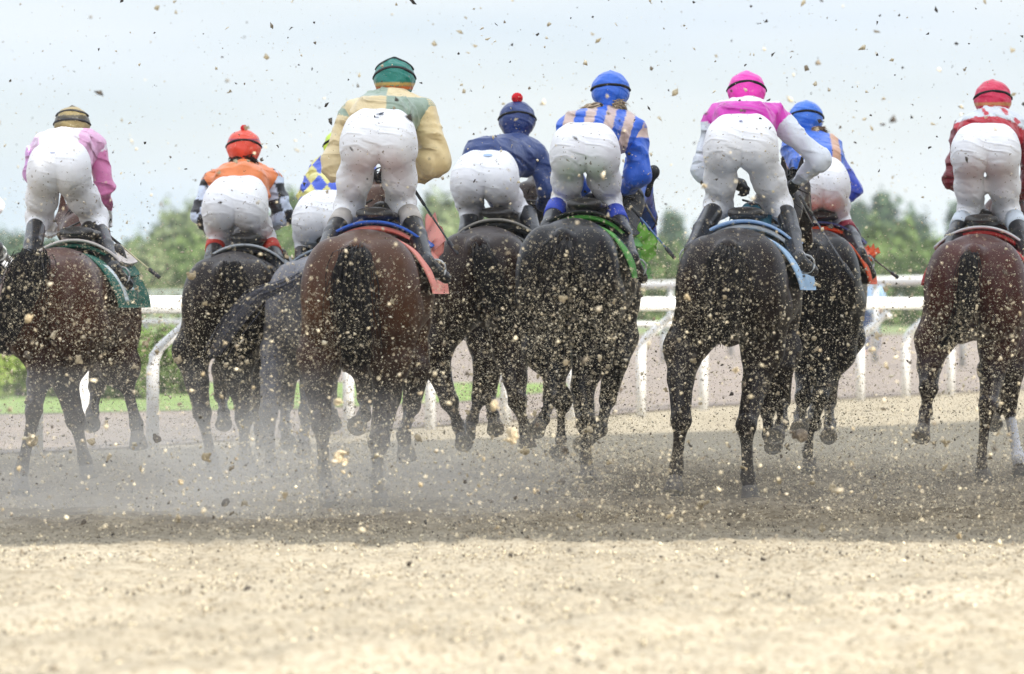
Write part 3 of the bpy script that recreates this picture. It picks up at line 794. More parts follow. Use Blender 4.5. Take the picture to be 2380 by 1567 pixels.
H4 = horse('h4', 'brown bay horse nearest in the middle of the pack with salmon and blue cloth', 29.0, 828, 530, R(5), [
    ('h', [(742, 830, .25), (740, 900, .15), (748, 985, 0), (754, 1110, .15), (764, 1168, .1)]),
    ('h', [(905, 835, .25), (900, 920, .25), (880, 1030, .1), (876, 1120, .2), (888, 1178, .2)]),
    ('f', [(852, 860, 1.3), (851, 925, 1.5), (846, 965, 1.3), (830, 990, 1.15)]),
    ('f', [(968, 860, 1.3), (956, 945, 1.45), (938, 1010, 1.2), (945, 1062, 1.25)])], (.088, .036, .017),
    dict(main=(.72, .26, .21), pad=(.02, .10, .45), flare=.012), [(822, 600, -.15), (818, 700, -.22), (830, 800, -.2), (828, 850, -.15)], tailw=.085, head=(872, 450), points=.9, width=1.07,
    flank=dict(pts=[(1000, 500, 1.3), (1012, 560, 1.2), (1012, 600, 1.2)], col=(.75, .32, .27), w=[.06, .13, .07], ax=.9, az=.2))
H5 = horse('h5', 'dark brown horse half hidden behind the black horse, under the rider in navy', 33.2, 1110, 523, R(8), [
    ('h', [(1010, 800, .3), (1020, 865, .3), (1045, 935, .2), (1066, 990, .3), (1078, 1030, .1)]),
    ('h', [(1190, 815, .3), (1197, 880, .2), (1203, 935, .1), (1222, 1000, .1), (1226, 1036, .1)]),
    ('f', [(1128, 840, 1.3), (1114, 925, 1.4), (1098, 975, 1.3), (1085, 1010, 1.2)]),
    ('f', [(1140, 850, 1.4), (1134, 920, 1.4), (1146, 965, 1.2), (1152, 998, 1.1)])], DBAY,
    dict(main=(.03, .03, .03), pad=(.30, .28, .24)), [(1120, 590, -.1), (1150, 690, -.12), (1190, 760, -.1)], head=(1268, 430), tailw=.06, width=1.02)
def gp(u, v): return (.004, .012, .02) if (abs(v) < .18 and .25 < u < .62) else (.20, .46, .06)
H6 = horse('h6', 'glossy black horse under the rider in blue and tan stripes, green cloth at its flank', 31.2, 1308, 504, R(9), [
    ('h', [(1262, 815, .25), (1290, 870, .2), (1308, 930, .05), (1308, 1020, .15), (1300, 1052, -.05)]),
    ('h', [(1375, 830, .3), (1352, 900, .25), (1362, 985, .1), (1362, 1070, .25), (1366, 1112, .2)]),
    ('f', [(1430, 840, 1.2), (1412, 930, 1.35), (1396, 1000, 1.1), (1352, 1036, .9)]),
    ('f', [(1290, 860, 1.4), (1281, 930, 1.5), (1262, 975, 1.3), (1246, 1000, 1.2)])], BLK,
    dict(main=(.10, .34, .06), pad=(.01, .01, .012), stripe=(.01, .03, .04), flare=.012), [(1290, 590, -.12), (1255, 700, -.2), (1232, 770, -.15)], head=(1482, 440),
    hood=(.03, .10, .42), tailw=.09, points=0,
    flank=dict(pts=[(1492, 520, 1.3), (1500, 560, 1.25), (1502, 605, 1.2)], col=(.20, .46, .06), w=[.03, .17, .10], ax=.9, az=.1))
H7 = horse('h7', 'near-black horse under the rider in magenta and white, pale blue cloth', 30.2, 1692, 527, R(9), [
    ('h', [(1592, 810, .25), (1582, 880, .15), (1583, 978, 0), (1572, 1085, .1), (1566, 1140, .05)]),
    ('h', [(1772, 815, .3), (1756, 895, .25), (1734, 990, .05), (1738, 1105, .15), (1745, 1160, .15)]),
    ('f', [(1814, 850, 1.25), (1817, 930, 1.4), (1818, 985, 1.2), (1802, 1015, 1.05)]),
    ('f', [(1785, 860, 1.35), (1783, 950, 1.4), (1787, 1010, 1.3), (1798, 1036, 1.2)])], (.032, .017, .014),
    dict(main=(.30, .45, .62), pad=(.28, .40, .58), pad2=(.64, .62, .58), flare=.012), [(1690, 600, -.12), (1682, 700, -.18), (1672, 790, -.1)], tailw=.09, head=(1846, 440), points=.3, width=1.05,
    flank=dict(pts=[(1700, 500, 1.0), (1740, 493, 1.0), (1790, 520, 1.0)], col=(.03, .13, .19), w=[.08, .12, .08], ax=.3, az=.9))
H8 = horse('h8', 'black horse behind the magenta rider horse, orange cloth at its right flank', 34.2, 1888, 530, R(7), [
    ('h', [(1884, 830, .3), (1876, 875, .3), (1868, 925, .15), (1860, 965, .1), (1857, 996, -.08)]),
    ('h', [(1945, 820, .3), (1925, 870, .25), (1903, 925, .1), (1880, 1050, .2), (1882, 1094, .2)]),
    ('f', [(1926, 860, 1.3), (1926, 935, 1.4), (1929, 985, 1.2), (1926, 1014, 1.0)]),
    ('f', [(1890, 860, 1.5), (1892, 920, 1.6), (1892, 960, 1.4), (1890, 985, 1.3)])], (.018, .014, .016),
    dict(main=(.70, .09, .02), pad=(.02, .03, .12), flare=.012), [(1905, 600, -.12), (1900, 700, -.15), (1895, 800, -.1)], tailw=.07, head=(1900, 420), points=0, width=.98,
    flank=dict(pts=[(2022, 572, 1.35), (2028, 590, 1.3), (2012, 612, 1.2)], col=(.75, .12, .03), w=[.05, .12, .05], ax=.9, az=.3))
H9 = horse('h9', 'liver-brown horse with bound black tail at the right edge', 32.6, 2264, 541, R(8), [
    ('h', [(2172, 790, .3), (2160, 850, .25), (2158, 905, .1), (2152, 958, .1), (2141, 1015, -.04)]),
    ('h', [(2318, 800, .3), (2304, 880, .25), (2294, 945, .05), (2278, 1072, .15), (2286, 1112, .2)]),
    ('f', [(2352, 860, 1.3), (2344, 945, 1.4), (2366, 1062, 1.3), (2372, 1102, 1.35)]),
    ('f', [(2300, 860, 1.5), (2310, 920, 1.6), (2310, 960, 1.4), (2310, 985, 1.3)])], (.075, .022, .016),
    dict(main=(.45, .04, .04), pad=(.60, .62, .62)), [(2252, 600, -.1), (2246, 700, -.14), (2228, 775, -.12), (2195, 805, -.1)], tailw=.045, head=(2372, 470), points=.85, width=1.04,
    sock=((2350, 975, 1.38), (2368, 1070, 1.3)))

H0 = horse('h0', 'dark horse almost wholly outside the left edge of the picture', 35.5, -150, 590, R(8), [
    ('h', [(-215, 815, .25), (-215, 880, .15), (-210, 950, 0), (-205, 1050, .1), (-200, 1090, .1)]),
    ('h', [(-110, 815, .25), (-112, 880, .15), (-110, 950, 0), (-106, 1040, .1), (-100, 1080, .1)]),
    ('f', [(-80, 850, 1.3), (-84, 920, 1.5), (-80, 960, 1.3), (-75, 990, 1.2)]), ('f', [(-180, 860, 1.4), (-180, 920, 1.6), (-180, 960, 1.4), (-180, 985, 1.3)])], DK,
    dict(main=(.03, .03, .05), pad=(.5, .5, .5)), [(-165, 640, -.1), (-170, 720, -.15), (-170, 780, -.1)], head=(-110, 480), tailw=.06)

# ------------------------------------------------------------------ riders
m_skin = node_mat('skin', (.55, .33, .24), .5, .08, 10)
m_breech = node_mat('white_breeches', (.80, .80, .82), .6, .03, 8, bump=.12, bscale=6, bstretch=(1, 1, 2.2), distort=1.0, bdist=.02)
m_silk = node_mat('racing_silk', attr=True, rough=.38, var=.06, nscale=10, bump=.5, bscale=6, distort=1.5, bdist=.03, sheen=.1)
m_helm = node_mat('cap_silk', attr=True, rough=.3, var=.05, nscale=8, bump=.5, bscale=16, distort=2.0, bdist=.014)
m_boot = node_mat('boot_leather', (.015, .016, .02), .28, .25, 12, bump=.25, bscale=18, bdist=.006)
m_strap = node_mat('strap_rubber', (.015, .015, .017), .5, .1, 10)
m_pomp = node_mat('red_wool', (.65, .01, .02), .9, .3, 60, bump=1, bscale=90, bdist=.01)
m_orangecuff = node_mat('cuff', attr=True, rough=.6, var=.1, nscale=20)

def cloth_folds(m, scale, dist, strength, bd, mud=0):
    t = m.node_tree; p = t.nodes['Principled BSDF']; b = [n for n in t.nodes if n.type == 'BUMP'][0]
    tc = t.nodes.new('ShaderNodeTexCoord')
    w = t.nodes.new('ShaderNodeTexWave'); w.bands_direction = 'DIAGONAL'; w.inputs['Scale'].default_value = scale; w.inputs['Distortion'].default_value = dist
    w.inputs['Detail'].default_value = 3; w.inputs['Detail Scale'].default_value = 1.2
    mp = t.nodes.new('ShaderNodeMapping'); mp.inputs['Scale'].default_value = (.6, .6, 1.6); t.links.new(tc.outputs['Object'], mp.inputs[0]); t.links.new(mp.outputs[0], w.inputs['Vector'])
    pw = t.nodes.new('ShaderNodeMath'); pw.operation = 'POWER'; pw.inputs[1].default_value = 3.0; t.links.new(w.outputs['Fac'], pw.inputs[0])
    n = t.nodes.new('ShaderNodeTexNoise'); n.inputs['Scale'].default_value = 4.5; t.links.new(tc.outputs['Object'], n.inputs['Vector'])
    r = t.nodes.new('ShaderNodeMapRange'); r.inputs['From Min'].default_value = .42; r.inputs['From Max'].default_value = .62; t.links.new(n.outputs['Fac'], r.inputs['Value'])
    mu = t.nodes.new('ShaderNodeMath'); mu.operation = 'MULTIPLY'; t.links.new(pw.outputs[0], mu.inputs[0]); t.links.new(r.outputs[0], mu.inputs[1])
    b2 = t.nodes.new('ShaderNodeBump'); b2.inputs['Strength'].default_value = strength; b2.inputs['Distance'].default_value = bd
    t.links.new(mu.outputs[0], b2.inputs['Height']); t.links.new(b.outputs[0], b2.inputs['Normal']); t.links.new(b2.outputs[0], p.inputs['Normal'])
    if mud:
        src = p.inputs['Base Color'].links[0].from_socket
        v = t.nodes.new('ShaderNodeTexNoise'); v.inputs['Scale'].default_value = 42; v.inputs['Detail'].default_value = 1; t.links.new(tc.outputs['Object'], v.inputs['Vector'])
        r2 = t.nodes.new('ShaderNodeMapRange'); r2.inputs['From Min'].default_value = .70; r2.inputs['From Max'].default_value = .74; r2.inputs['To Max'].default_value = mud; t.links.new(v.outputs['Fac'], r2.inputs['Value'])
        mx = t.nodes.new('ShaderNodeMix'); mx.data_type = 'RGBA'; mx.inputs[7].default_value = (.22, .17, .11, 1)
        t.links.new(r2.outputs[0], mx.inputs[0]); t.links.new(src, mx.inputs[6]); t.links.new(mx.outputs[2], p.inputs['Base Color'])
cloth_folds(m_breech, 5.5, 7, .45, .012, .8)
cloth_folds(m_silk, 3.4, 6, .7, .03)
cloth_folds(m_helm, 6, 4, .5, .012)

def smoothstep(a, b, x): t = np.clip((x - a) / (b - a), 0, 1); return t * t * (3 - 2 * t)

def rider(label, D, J, silk, helm, glove=(.02, .02, .02), group='riders crouched over the racehorses'):
    """J: joints as sight lines; depths are metres beyond D"""
    pel = P(*J['pel'], D + .12)
    base = pel.copy(); base[2] = 1.0
    root = empty('person', base); tag(root, label, 'person', group)
    def W3(k, dd): x, y = J[k]; return P(x, y, D + dd) - base
    s = F / D; W_ = J['w'] / s / 2 * .95
    pe = pel - base
    wa = W3('waist', .30)
    hd = W3('head', .78)
    SL, SR = W3('sl', .58), W3('sr', .58)
    ch = (SL + SR) / 2 + [0, -.02, -.03]
    EL, ER = W3('el', J.get('eld', .55)), W3('er', J.get('erd', .55))
    HL, HR = W3('hl', .80), W3('hr', .80)
    KL, KR = W3('kl', .48), W3('kr', .48)
    CL, CR = W3('cl', .24), W3('cr', .24)
    AL, AR = W3('al', -.16), W3('ar', -.16)
    TL, TR = W3('tl', -.06), W3('tr', -.06)
    hipL = pe + [-W_ * .47, .03, -.03]; hipR = pe + [W_ * .47, .03, -.03]
    wd = np.array([wa[0] - pe[0], wa[1] - pe[1], wa[2] - pe[2]])
    def arms(a, e, h, r0, r1, r2, r3): return [('c', a, e, r0, r1, .03), ('c', e, h, r2, r3, .03)]
    # one continuous body
    b = [('e', pe + [0, .03, .01], (W_ * .5, .06, .06), .03), ('c', pe, wa, .09, .075, .04), ('c', wa, ch, .075, .09, .04), ('c', SL, SR, .055, .055, .05),
         ('c', ch, hd + [0, -.03, -.08], .06, .055, .03), ('e', hd, (.075, .095, .105), .03),
         ('c', hd + [0, .085, -.02], hd + [0, .112, -.035], .013, .016, .015), ('e', hd + [0, .05, -.075], (.05, .05, .04), .02),
         ('e', hd + [.078, 0, -.02], (.012, .022, .032), .01), ('e', hd + [-.078, 0, -.02], (.012, .022, .032), .01)]
    for sh, e, hh in ((SL, EL, HL), (SR, ER, HR)):
        b += arms(sh, e, hh, .045, .036, .034, .024)
        d = (hh - e) / np.linalg.norm(hh - e); b.append(('c', hh, hh + d * .06, .024, .028, .02))
    for hp, k, c, a in ((hipL, KL, CL, AL), (hipR, KR, CR, AR)):
        b += [('c', hp + [0, .02, 0], k, .055, .045, .04), ('c', k, c, .045, .04, .03), ('c', c, a, .042, .032, .03)]
    for a, tt in ((AL, TL), (AR, TR)): b.append(('c', a, tt, .032, .026, .02))
    skin('body', b, .013, m_skin, root, None, 1)
    # breeches
    bw = W_ * .53
    mdp = pe * .5 + wa * .5
    pr = [('c', wa + [-(W_ * .64 - .08), -.01, -.045], wa + [W_ * .64 - .08, -.01, -.045], .080, .080, .06),
          ('c', mdp + [-(W_ * .90 - .11), -.01, -.01], mdp + [W_ * .90 - .11, -.01, -.01], .110, .110, .09),
          ('c', pe + [-(W_ * .99 - .128), 0, 0], pe + [W_ * .99 - .128, 0, 0], .128, .128, .09),
          ('e', pe + [-W_ * .46, -.03, -.015], (W_ * .46, .13, .125), .05), ('e', pe + [W_ * .46, -.03, -.015], (W_ * .46, .13, .125), .05)]
    for sd, k, c in ((-1, KL, CL), (1, KR, CR)):
        hp = pe + np.array([sd * (W_ - .104), .03, -.06])
        mid = hp * .5 + k * .5 + np.array([0, -.03, 0])
        pr += [('c', hp, mid, .102, .092, .05), ('c', mid, k, .092, .082, .05), ('c', k, c, .080, .056, .04)]
    ph = rng.uniform(0, 6)
    def wr(X, Y, Z):
        low = .12 + .88 * np.clip((pe[2] + .01 - Z) / .12, 0, 1)
        def crease(q, w): return np.exp(-(np.sin(q) / w) ** 2)
        m1 = .5 + .5 * np.sin(X * 23 + Z * 17 + ph); m2 = .5 + .5 * np.sin(X * 31 - Z * 21 + ph * 2)
        sg = np.sign(X - pe[0])
        return low * (.0045 * crease(Z * 36 + sg * X * 17 + 1.3 * np.sin(X * 17 + ph), .42) * m1 + .0035 * crease(Z * 49 - sg * X * 30 + ph, .4) * m2 - .002) + .0014 * np.sin(X * 60 + Z * 25 + ph) \
            + np.exp(-((X - pe[0]) / .009) ** 2) * (.003 + .006 * np.clip((pe[2] - Z) / .08, 0, 1)) * (Z < pe[2] + .12)
    skin('breeches', pr, .0085, m_breech, root, None, 1, wr=wr)
    # jacket body
    jk = [('c', wa + [-.05, .03, -.005], ch + [-.06, 0, 0], .128, .14, .06), ('c', wa + [.05, .03, -.005], ch + [.06, 0, 0], .128, .14, .06), ('c', SL, SR, .078, .078, .06),
          ('c', ch + [0, .03, .03], hd + [0, -.05, -.09], .085, .065, .05), ('e', wa + [0, .05, -.10], (W_ * .92, .13, .10), .06), ('e', hd + [(ch[0] - hd[0]) * .35, -.13, -J.get('hump', .03) - .10], (.17, .14, .10), .06)]
    def wr2(X, Y, Z):
        q = X * 9 + Z * 16 + 1.6 * np.sin(X * 13 - Z * 7 + Y * 9 + ph)
        return .020 * (np.abs(np.sin(q)) - .6) * (.5 + .5 * np.sin(Z * 14 - X * 17 + ph)) - .011 * np.exp(-(np.sin(X * 24 + Z * 30 + 2.2 * np.sin(Z * 11 - X * 15 + ph) + Y * 14) / .38) ** 2) * (.5 + .5 * np.sin(X * 13 + Z * 19 + ph * 3)) + .004 + .003 * np.sin(X * 48 + Z * 38 + 3 * np.sin(Y * 20))
    org = (pe, wa, ch, SL, SR)
    skin('jacket', jk, .0105, m_silk, root, lambda V: silk(V, 'body', org), 1, wr=wr2)
    for sh, e, hh, sd in ((SL, EL, HL, 'left'), (SR, ER, HR, 'right')):
        r = J.get('sleeve', .078)
        q = [('c', sh, e, .078, r, .04), ('c', e, e * .35 + hh * .65, r * .98, r * .72, .04), ('c', e * .35 + hh * .65, e * .1 + hh * .9, r * .62, .036, .03)]
        o2 = (sh, e, hh)
        skin('sleeve', q, .0105, m_silk, root, lambda V: silk(V, sd, o2), 1, wr=wr2)
        # glove: palm, four curled fingers, thumb
        d = (hh - e) / np.linalg.norm(hh - e); a = np.cross(d, [0, 0, 1.]); a /= np.linalg.norm(a) + 1e-6; u = np.cross(a, d)
        g = [('c', hh - d * .03, hh + d * .07, .034, .040, .02)]
        for k in range(4):
            o = a * (k - 1.5) * .019; ln = (.034, .040, .037, .029)[k]
            p0 = hh + d * .095 + o; p1 = p0 + d * ln * .7 - u * .012; p2 = p1 - u * ln
            p3 = p2 - d * ln * .5 - u * .006
            g += [('c', p0 - d * .02, p1, .0105, .010, .004), ('c', p1, p2, .010, .009, .004), ('c', p2, p3, .009, .008, .003)]
        sg = 1 if sd == 'left' else -1
        g += [('c', hh + d * .02 + a * sg * .028, hh + d * .06 + a * sg * .048 - u * .02, .013, .011, .01), ('c', hh + d * .06 + a * sg * .048 - u * .02, hh + d * .085 + a * sg * .03 - u * .035, .010, .009, .005)]
        skin('glove', g, .006, mat_rgb('glove', glove), root, None, 1)
    # boots
    for c, a, t, k, sd in ((CL, AL, TL, KL, 'l'), (CR, AR, TR, KR, 'r')):
        cu = J.get('cuff'); d = (a - c) / np.linalg.norm(a - c)
        L0 = c + d * .0 - (d * .06)
        q = [('c', L0, c * .6 + a * .4, .060, .058, .02), ('c', c * .6 + a * .4, a, .056, .042, .02), ('c', a, t, .040, .030, .025),
             ('c', a + [0, -.02, -.03], a + (t - a) * .2 + [0, -.01, -.035], .030, .028, .015), ('c', a * .5 + t * .5 + [0, 0, -.015], t + [0, 0, -.01], .034, .028, .015)]
        bo = skin('boot', q, .0085, m_boot, root, None, 1)
        if cu is not None:
            V, Fc = tube([L0 - d * .02, L0 + d * .05, L0 + d * .11], [.063, .0655, .0645], 20)
            add_mesh('boot_cuff', V, Fc, m_orangecuff, bo, True, np.tile(np.array(cu), (len(V), 1)))
        # stirrup
        V, Fc = tube([a * .5 + t * .5 + np.array([.055 * math.cos(q_), 0, .055 * math.sin(q_) + .0]) for q_ in np.linspace(0, 6.283, 14)], .006, 5)
        add_mesh('stirrup', V, Fc, m_grey, bo, True)
    # helmet
    rr = helm.get('r', .118)
    tilt = helm.get('tilt', 0)
    hc = hd + np.array([0, -.01, .025])
    hp = [('e', hc, (rr * 1.01, rr * 1.17, rr * 1.01), .02), ('e', hc + [0, -.01, rr * .99], (.013, .013, .009), .012), ('c', hc + [-.06, .11, .02], hc + [.06, .11, .02], .03, .03, .03), ('c', hc + [0, -.05, -.04], hc + [0, -.06, -.085], rr * .74, rr * .62, .03)]
    cap = skin('helmet', hp, .010, m_helm, root, lambda V: helm['f'](V - hc), 1,
               wr=lambda X, Y, Z: .0035 * np.clip((hc[2] + rr * .8 - Z) / .03, 0, 1) * np.abs(np.sin(5 * np.arctan2(X - hc[0], Y - hc[1]) + (Z - hc[2]) * 14 + ph)) + .002 * np.sin((Z - hc[2]) * 75 + 2 * np.sin(X * 30)) - .001)
    if helm.get('band', True):
        bt = helm.get('bt', .25)
        for off in ((0, .0) if not helm.get('two') else (0, .055)):
            pts = []
            for t in np.linspace(math.pi * 1.0, 2 * math.pi, 18):
                z = off + .04 * math.sin(-t) * bt * 4 - .0
                q = max(.1, 1 - ((z) / rr) ** 2) ** .5
                pts.append(hc + np.array([rr * .985 * q * math.cos(t), rr * 1.14 * q * math.sin(t), z]))
            V, Fc = tube(pts, .0095, 6); V = [hc + (v - hc) * [1, 1, 1] for v in V]
            add_mesh('goggle_strap', V, Fc, m_strap, cap, True)
    if helm.get('pom'):
        skin('pompom', [('e', hc + [0, -.02, rr + helm['pom'] * .55], (helm['pom'],) * 3, .01)], .006, m_pomp, cap, None, 0,
             wr=lambda X, Y, Z: .006 * np.sin(X * 260) * np.sin(Y * 240) * np.sin(Z * 250))
    if J.get('hair') is not None:
        hcol = J['hair'][0]; V = []; Q = []; C = []
        for tx, ty in J['hair'][1]:
            tgt = P(tx, ty, D + .62) - base
            for i in range(170):
                p0 = hd + np.array([rng.uniform(-.06, .06), -.09, rng.uniform(-.10, -.04)]) + (tgt - hd) * [.35, 0, .1]
                p2 = tgt + rng.normal(size=3) * [.016, .015, .022] + [0, -.02, -.02]; p1 = (p0 + p2) / 2 + rng.normal(size=3) * .008 + [0, -.04, .025]
                o = len(V)
                for k, (u, r) in enumerate(((0, .004), (.33, .004), (.66, .003), (1, .001))):
                    p = p0 * (1 - u) ** 2 + 2 * p1 * u * (1 - u) + p2 * u * u
                    V += [p + [r, 0, 0], p + [-r, 0, r], p + [0, 0, -r]]
                for k in range(3):
                    for j in range(3): jj = (j + 1) % 3; Q.append((o + k * 3 + j, o + k * 3 + jj, o + k * 3 + 3 + jj, o + k * 3 + 3 + j))
                C += [np.array(hcol) * rng.uniform(.6, 1.4)] * 12
        add_mesh('hair', np.array(V), np.array(Q), m_hair, root, True, np.array(C))
    for mk in J.get('marks', []):
        br = [c for c in root.children if c.name.startswith('breeches')][0]
        tgt = P(mk[0], mk[1], D) - base; o = Vector((0 - base[0], 0 - base[1], CAMH - base[2])); d = (Vector(tgt) - o).normalized()
        ok, loc_, nrm, _ = br.ray_cast(o, d)
        if ok:
            nrm = Vector(nrm).normalized(); ax = nrm.cross(Vector((0, 0, 1))).normalized() * -1; ay = ax.cross(nrm) * -1
            if ay.z < 0: ay = -ay
            V = [loc_ + nrm * .005 + ax * (x * mk[3]) + ay * (y * mk[3]) for x, y in mk[2]]
            add_mesh('emblem', [tuple(v) for v in V], [tuple(range(len(V)))], mat_rgb('emblem', mk[4]), root, False)
    return root

BIRD = [(-1, -.1), (-.35, .05), (.1, .45), (.55, .5), (.8, .8), (1.0, .45), (.7, .25), (.75, -.2), (1.1, -.5), (.3, -.3), (0, -.75), (-.1, -.25), (-.6, -.35)]
OVAL = [(math.cos(t), .6 * math.sin(t)) for t in np.linspace(0, 6.283, 17)[:-1]]
BAR = [(-1, -.3), (1, -.2), (1, .25), (-1, .3)]
_mc = {}
def mat_rgb(n, c):
    k = (n, tuple(c))
    if k not in _mc: _mc[k] = node_mat(n, c, .6, .1, 20)
    return _mc[k]

def pick(m, a, b): return np.where(np.asarray(m)[:, None], np.array(a)[None], np.array(b)[None])
WHT = (.78, .78, .80)
# silks ------------------------------------------------------------
def silk1(V, part, o):
    pk_ = (.68, .20, .42); lp = (.72, .50, .70)
    if part == 'body':
        pe, wa, ch, SL, SR = o
        return pick((V[:, 0] < SL[0] + .03) & (V[:, 2] < 9), lp, pick((V[:, 0] > SR[0] - .07) | ((V[:, 0] > .11) & (V[:, 2] < ch[2] + .0) & (np.sin(V[:, 0] * 40) > 0)), (.72, .38, .58), (.82, .76, .81)))
    sh, e, h = o; t = ((V - sh) @ (e - sh)) / ((e - sh) @ (e - sh))
    return pick((t > .22), pk_, (.82, .72, .80)) if part == 'right' else pick(t > .1, (.6, .3, .6), (.8, .76, .8))
def silk2(V, part, o):
    OR = (.80, .22, .06)
    if part == 'body': return np.tile(OR, (len(V), 1))
    sh, e, h = o; t = ((V - sh) @ (e - sh)) / np.linalg.norm(e - sh); d = (e - sh) / np.linalg.norm(e - sh)
    cx = (V - sh) - t[:, None] * d; side = cx[:, 0]
    k = np.floor((t + 1) / .095).astype(int) + (side > (.012 if part == 'right' else -.012)).astype(int)
    return pick(k % 2 == 0, (.015, .015, .02), (.62, .70, .85))
def silk3(V, part, o):
    YE = (.72, .66, .20); BL = (.05, .11, .60)
    a = np.floor((V[:, 0] + V[:, 2] * .8) / .105); b = np.floor((V[:, 0] * .9 - V[:, 2] * .8 + 5) / .105)
    if part == 'body':
        pe, wa, ch, SL, SR = o
        return pick(((a + b) % 2 == 0) & (V[:, 2] > wa[2] + .02), BL, YE)
    return pick((a + b) % 2 == 0, BL, YE)
def silk4(V, part, o):
    CR_ = (.72, .58, .33); GR = (.27, .35, .27)
    if part == 'body':
        pe, wa, ch, SL, SR = o; mx = (SL[0] + SR[0]) / 2 + .0
        q = (V[:, 0] > mx) ^ (V[:, 2] > (wa[2] * .45 + ch[2] * .55) + .11 + .0 * V[:, 0])
        return pick(q, GR, CR_)
    sh, e, h = o; t = ((V - sh) @ (e - sh)) / ((e - sh) @ (e - sh))
    if part == 'left': return pick(t < .12, GR, CR_)
    return pick(t < -.5, GR, (.74, .58, .30))
def silk5(V, part, o):
    NV = (.018, .045, .17)
    return np.tile(NV, (len(V), 1))
def silk6(V, part, o):
    BL = (.02, .12, .62); TN = (.62, .46, .40)
    if part == 'body':
        pe, wa, ch, SL, SR = o
        return pick(np.floor((V[:, 0] - .28 * V[:, 2] + 5) / .062) % 2 == 0, BL, TN)
    sh, e, h = o; t = ((V - sh) @ (e - sh)) / ((e - sh) @ (e - sh))
    return pick((t < .22) & (np.sin(V[:, 2] * 50) > 0), TN, BL)
def silk7(V, part, o):
    MG = (.62, .02, .42)
    if part == 'body':
        pe, wa, ch, SL, SR = o
        return pick(V[:, 2] > ch[2] + .112, WHT, MG)
    sh, e, h = o; t = ((V - sh) @ (e - sh)) / ((e - sh) @ (e - sh))
    return pick(t < .16, MG, (.66, .70, .76))
def silk8(V, part, o):
    BL = (.02, .06, .50); TN = (.60, .34, .22)
    if part == 'body': return pick(np.abs(V[:, 0] - .10 + .3 * V[:, 2] * 0) < .03, TN, (.03, .14, .62))
    sh, e, h = o; t = ((V - sh) @ (e - sh)) / ((e - sh) @ (e - sh))
    return pick((t > .05) & (t < .75) & (V[:, 0] < (sh[0] + (e[0] - sh[0]) * t) - .02), TN, BL)
def silk9(V, part, o):
    RD_ = (.50, .01, .03); MR = (.17, .008, .015)
    if part == 'body':
        pe, wa, ch, SL, SR = o
        st = (np.sin(V[:, 0] * 42 + 1) * np.sin(V[:, 2] * 48) + .35 * np.sin(V[:, 0] * 95) > .46)
        hem = V[:, 2] < wa[2] + .085 - 1.2 * (V[:, 0] - wa[0]) ** 2
        return pick(st | hem, RD_, (.60, .64, .68))
    return np.tile(MR, (len(V), 1))
def solid(c): return lambda V: np.tile(np.array(c), (len(V), 1))
def helm4(V): 
    return pick(np.abs(V[:, 2] + .055) < .008, (.5, .12, .02), pick(np.abs(V[:, 2] + .035) < .007, (.5, .33, .1), (.005, .18, .14)))
def helm1(V): return pick(np.sin(V[:, 2] * 70 + 2) > -.3, (.24, .185, .075), (.06, .05, .03))
def helm2(V): return pick(np.abs(V[:, 2] - .05) < .006, (.3, .02, .08), (.78, .07, .03))
def helm9(V): return pick(np.abs(V[:, 2] + .035) < .012, (.55, .22, .08), (.62, .01, .07))

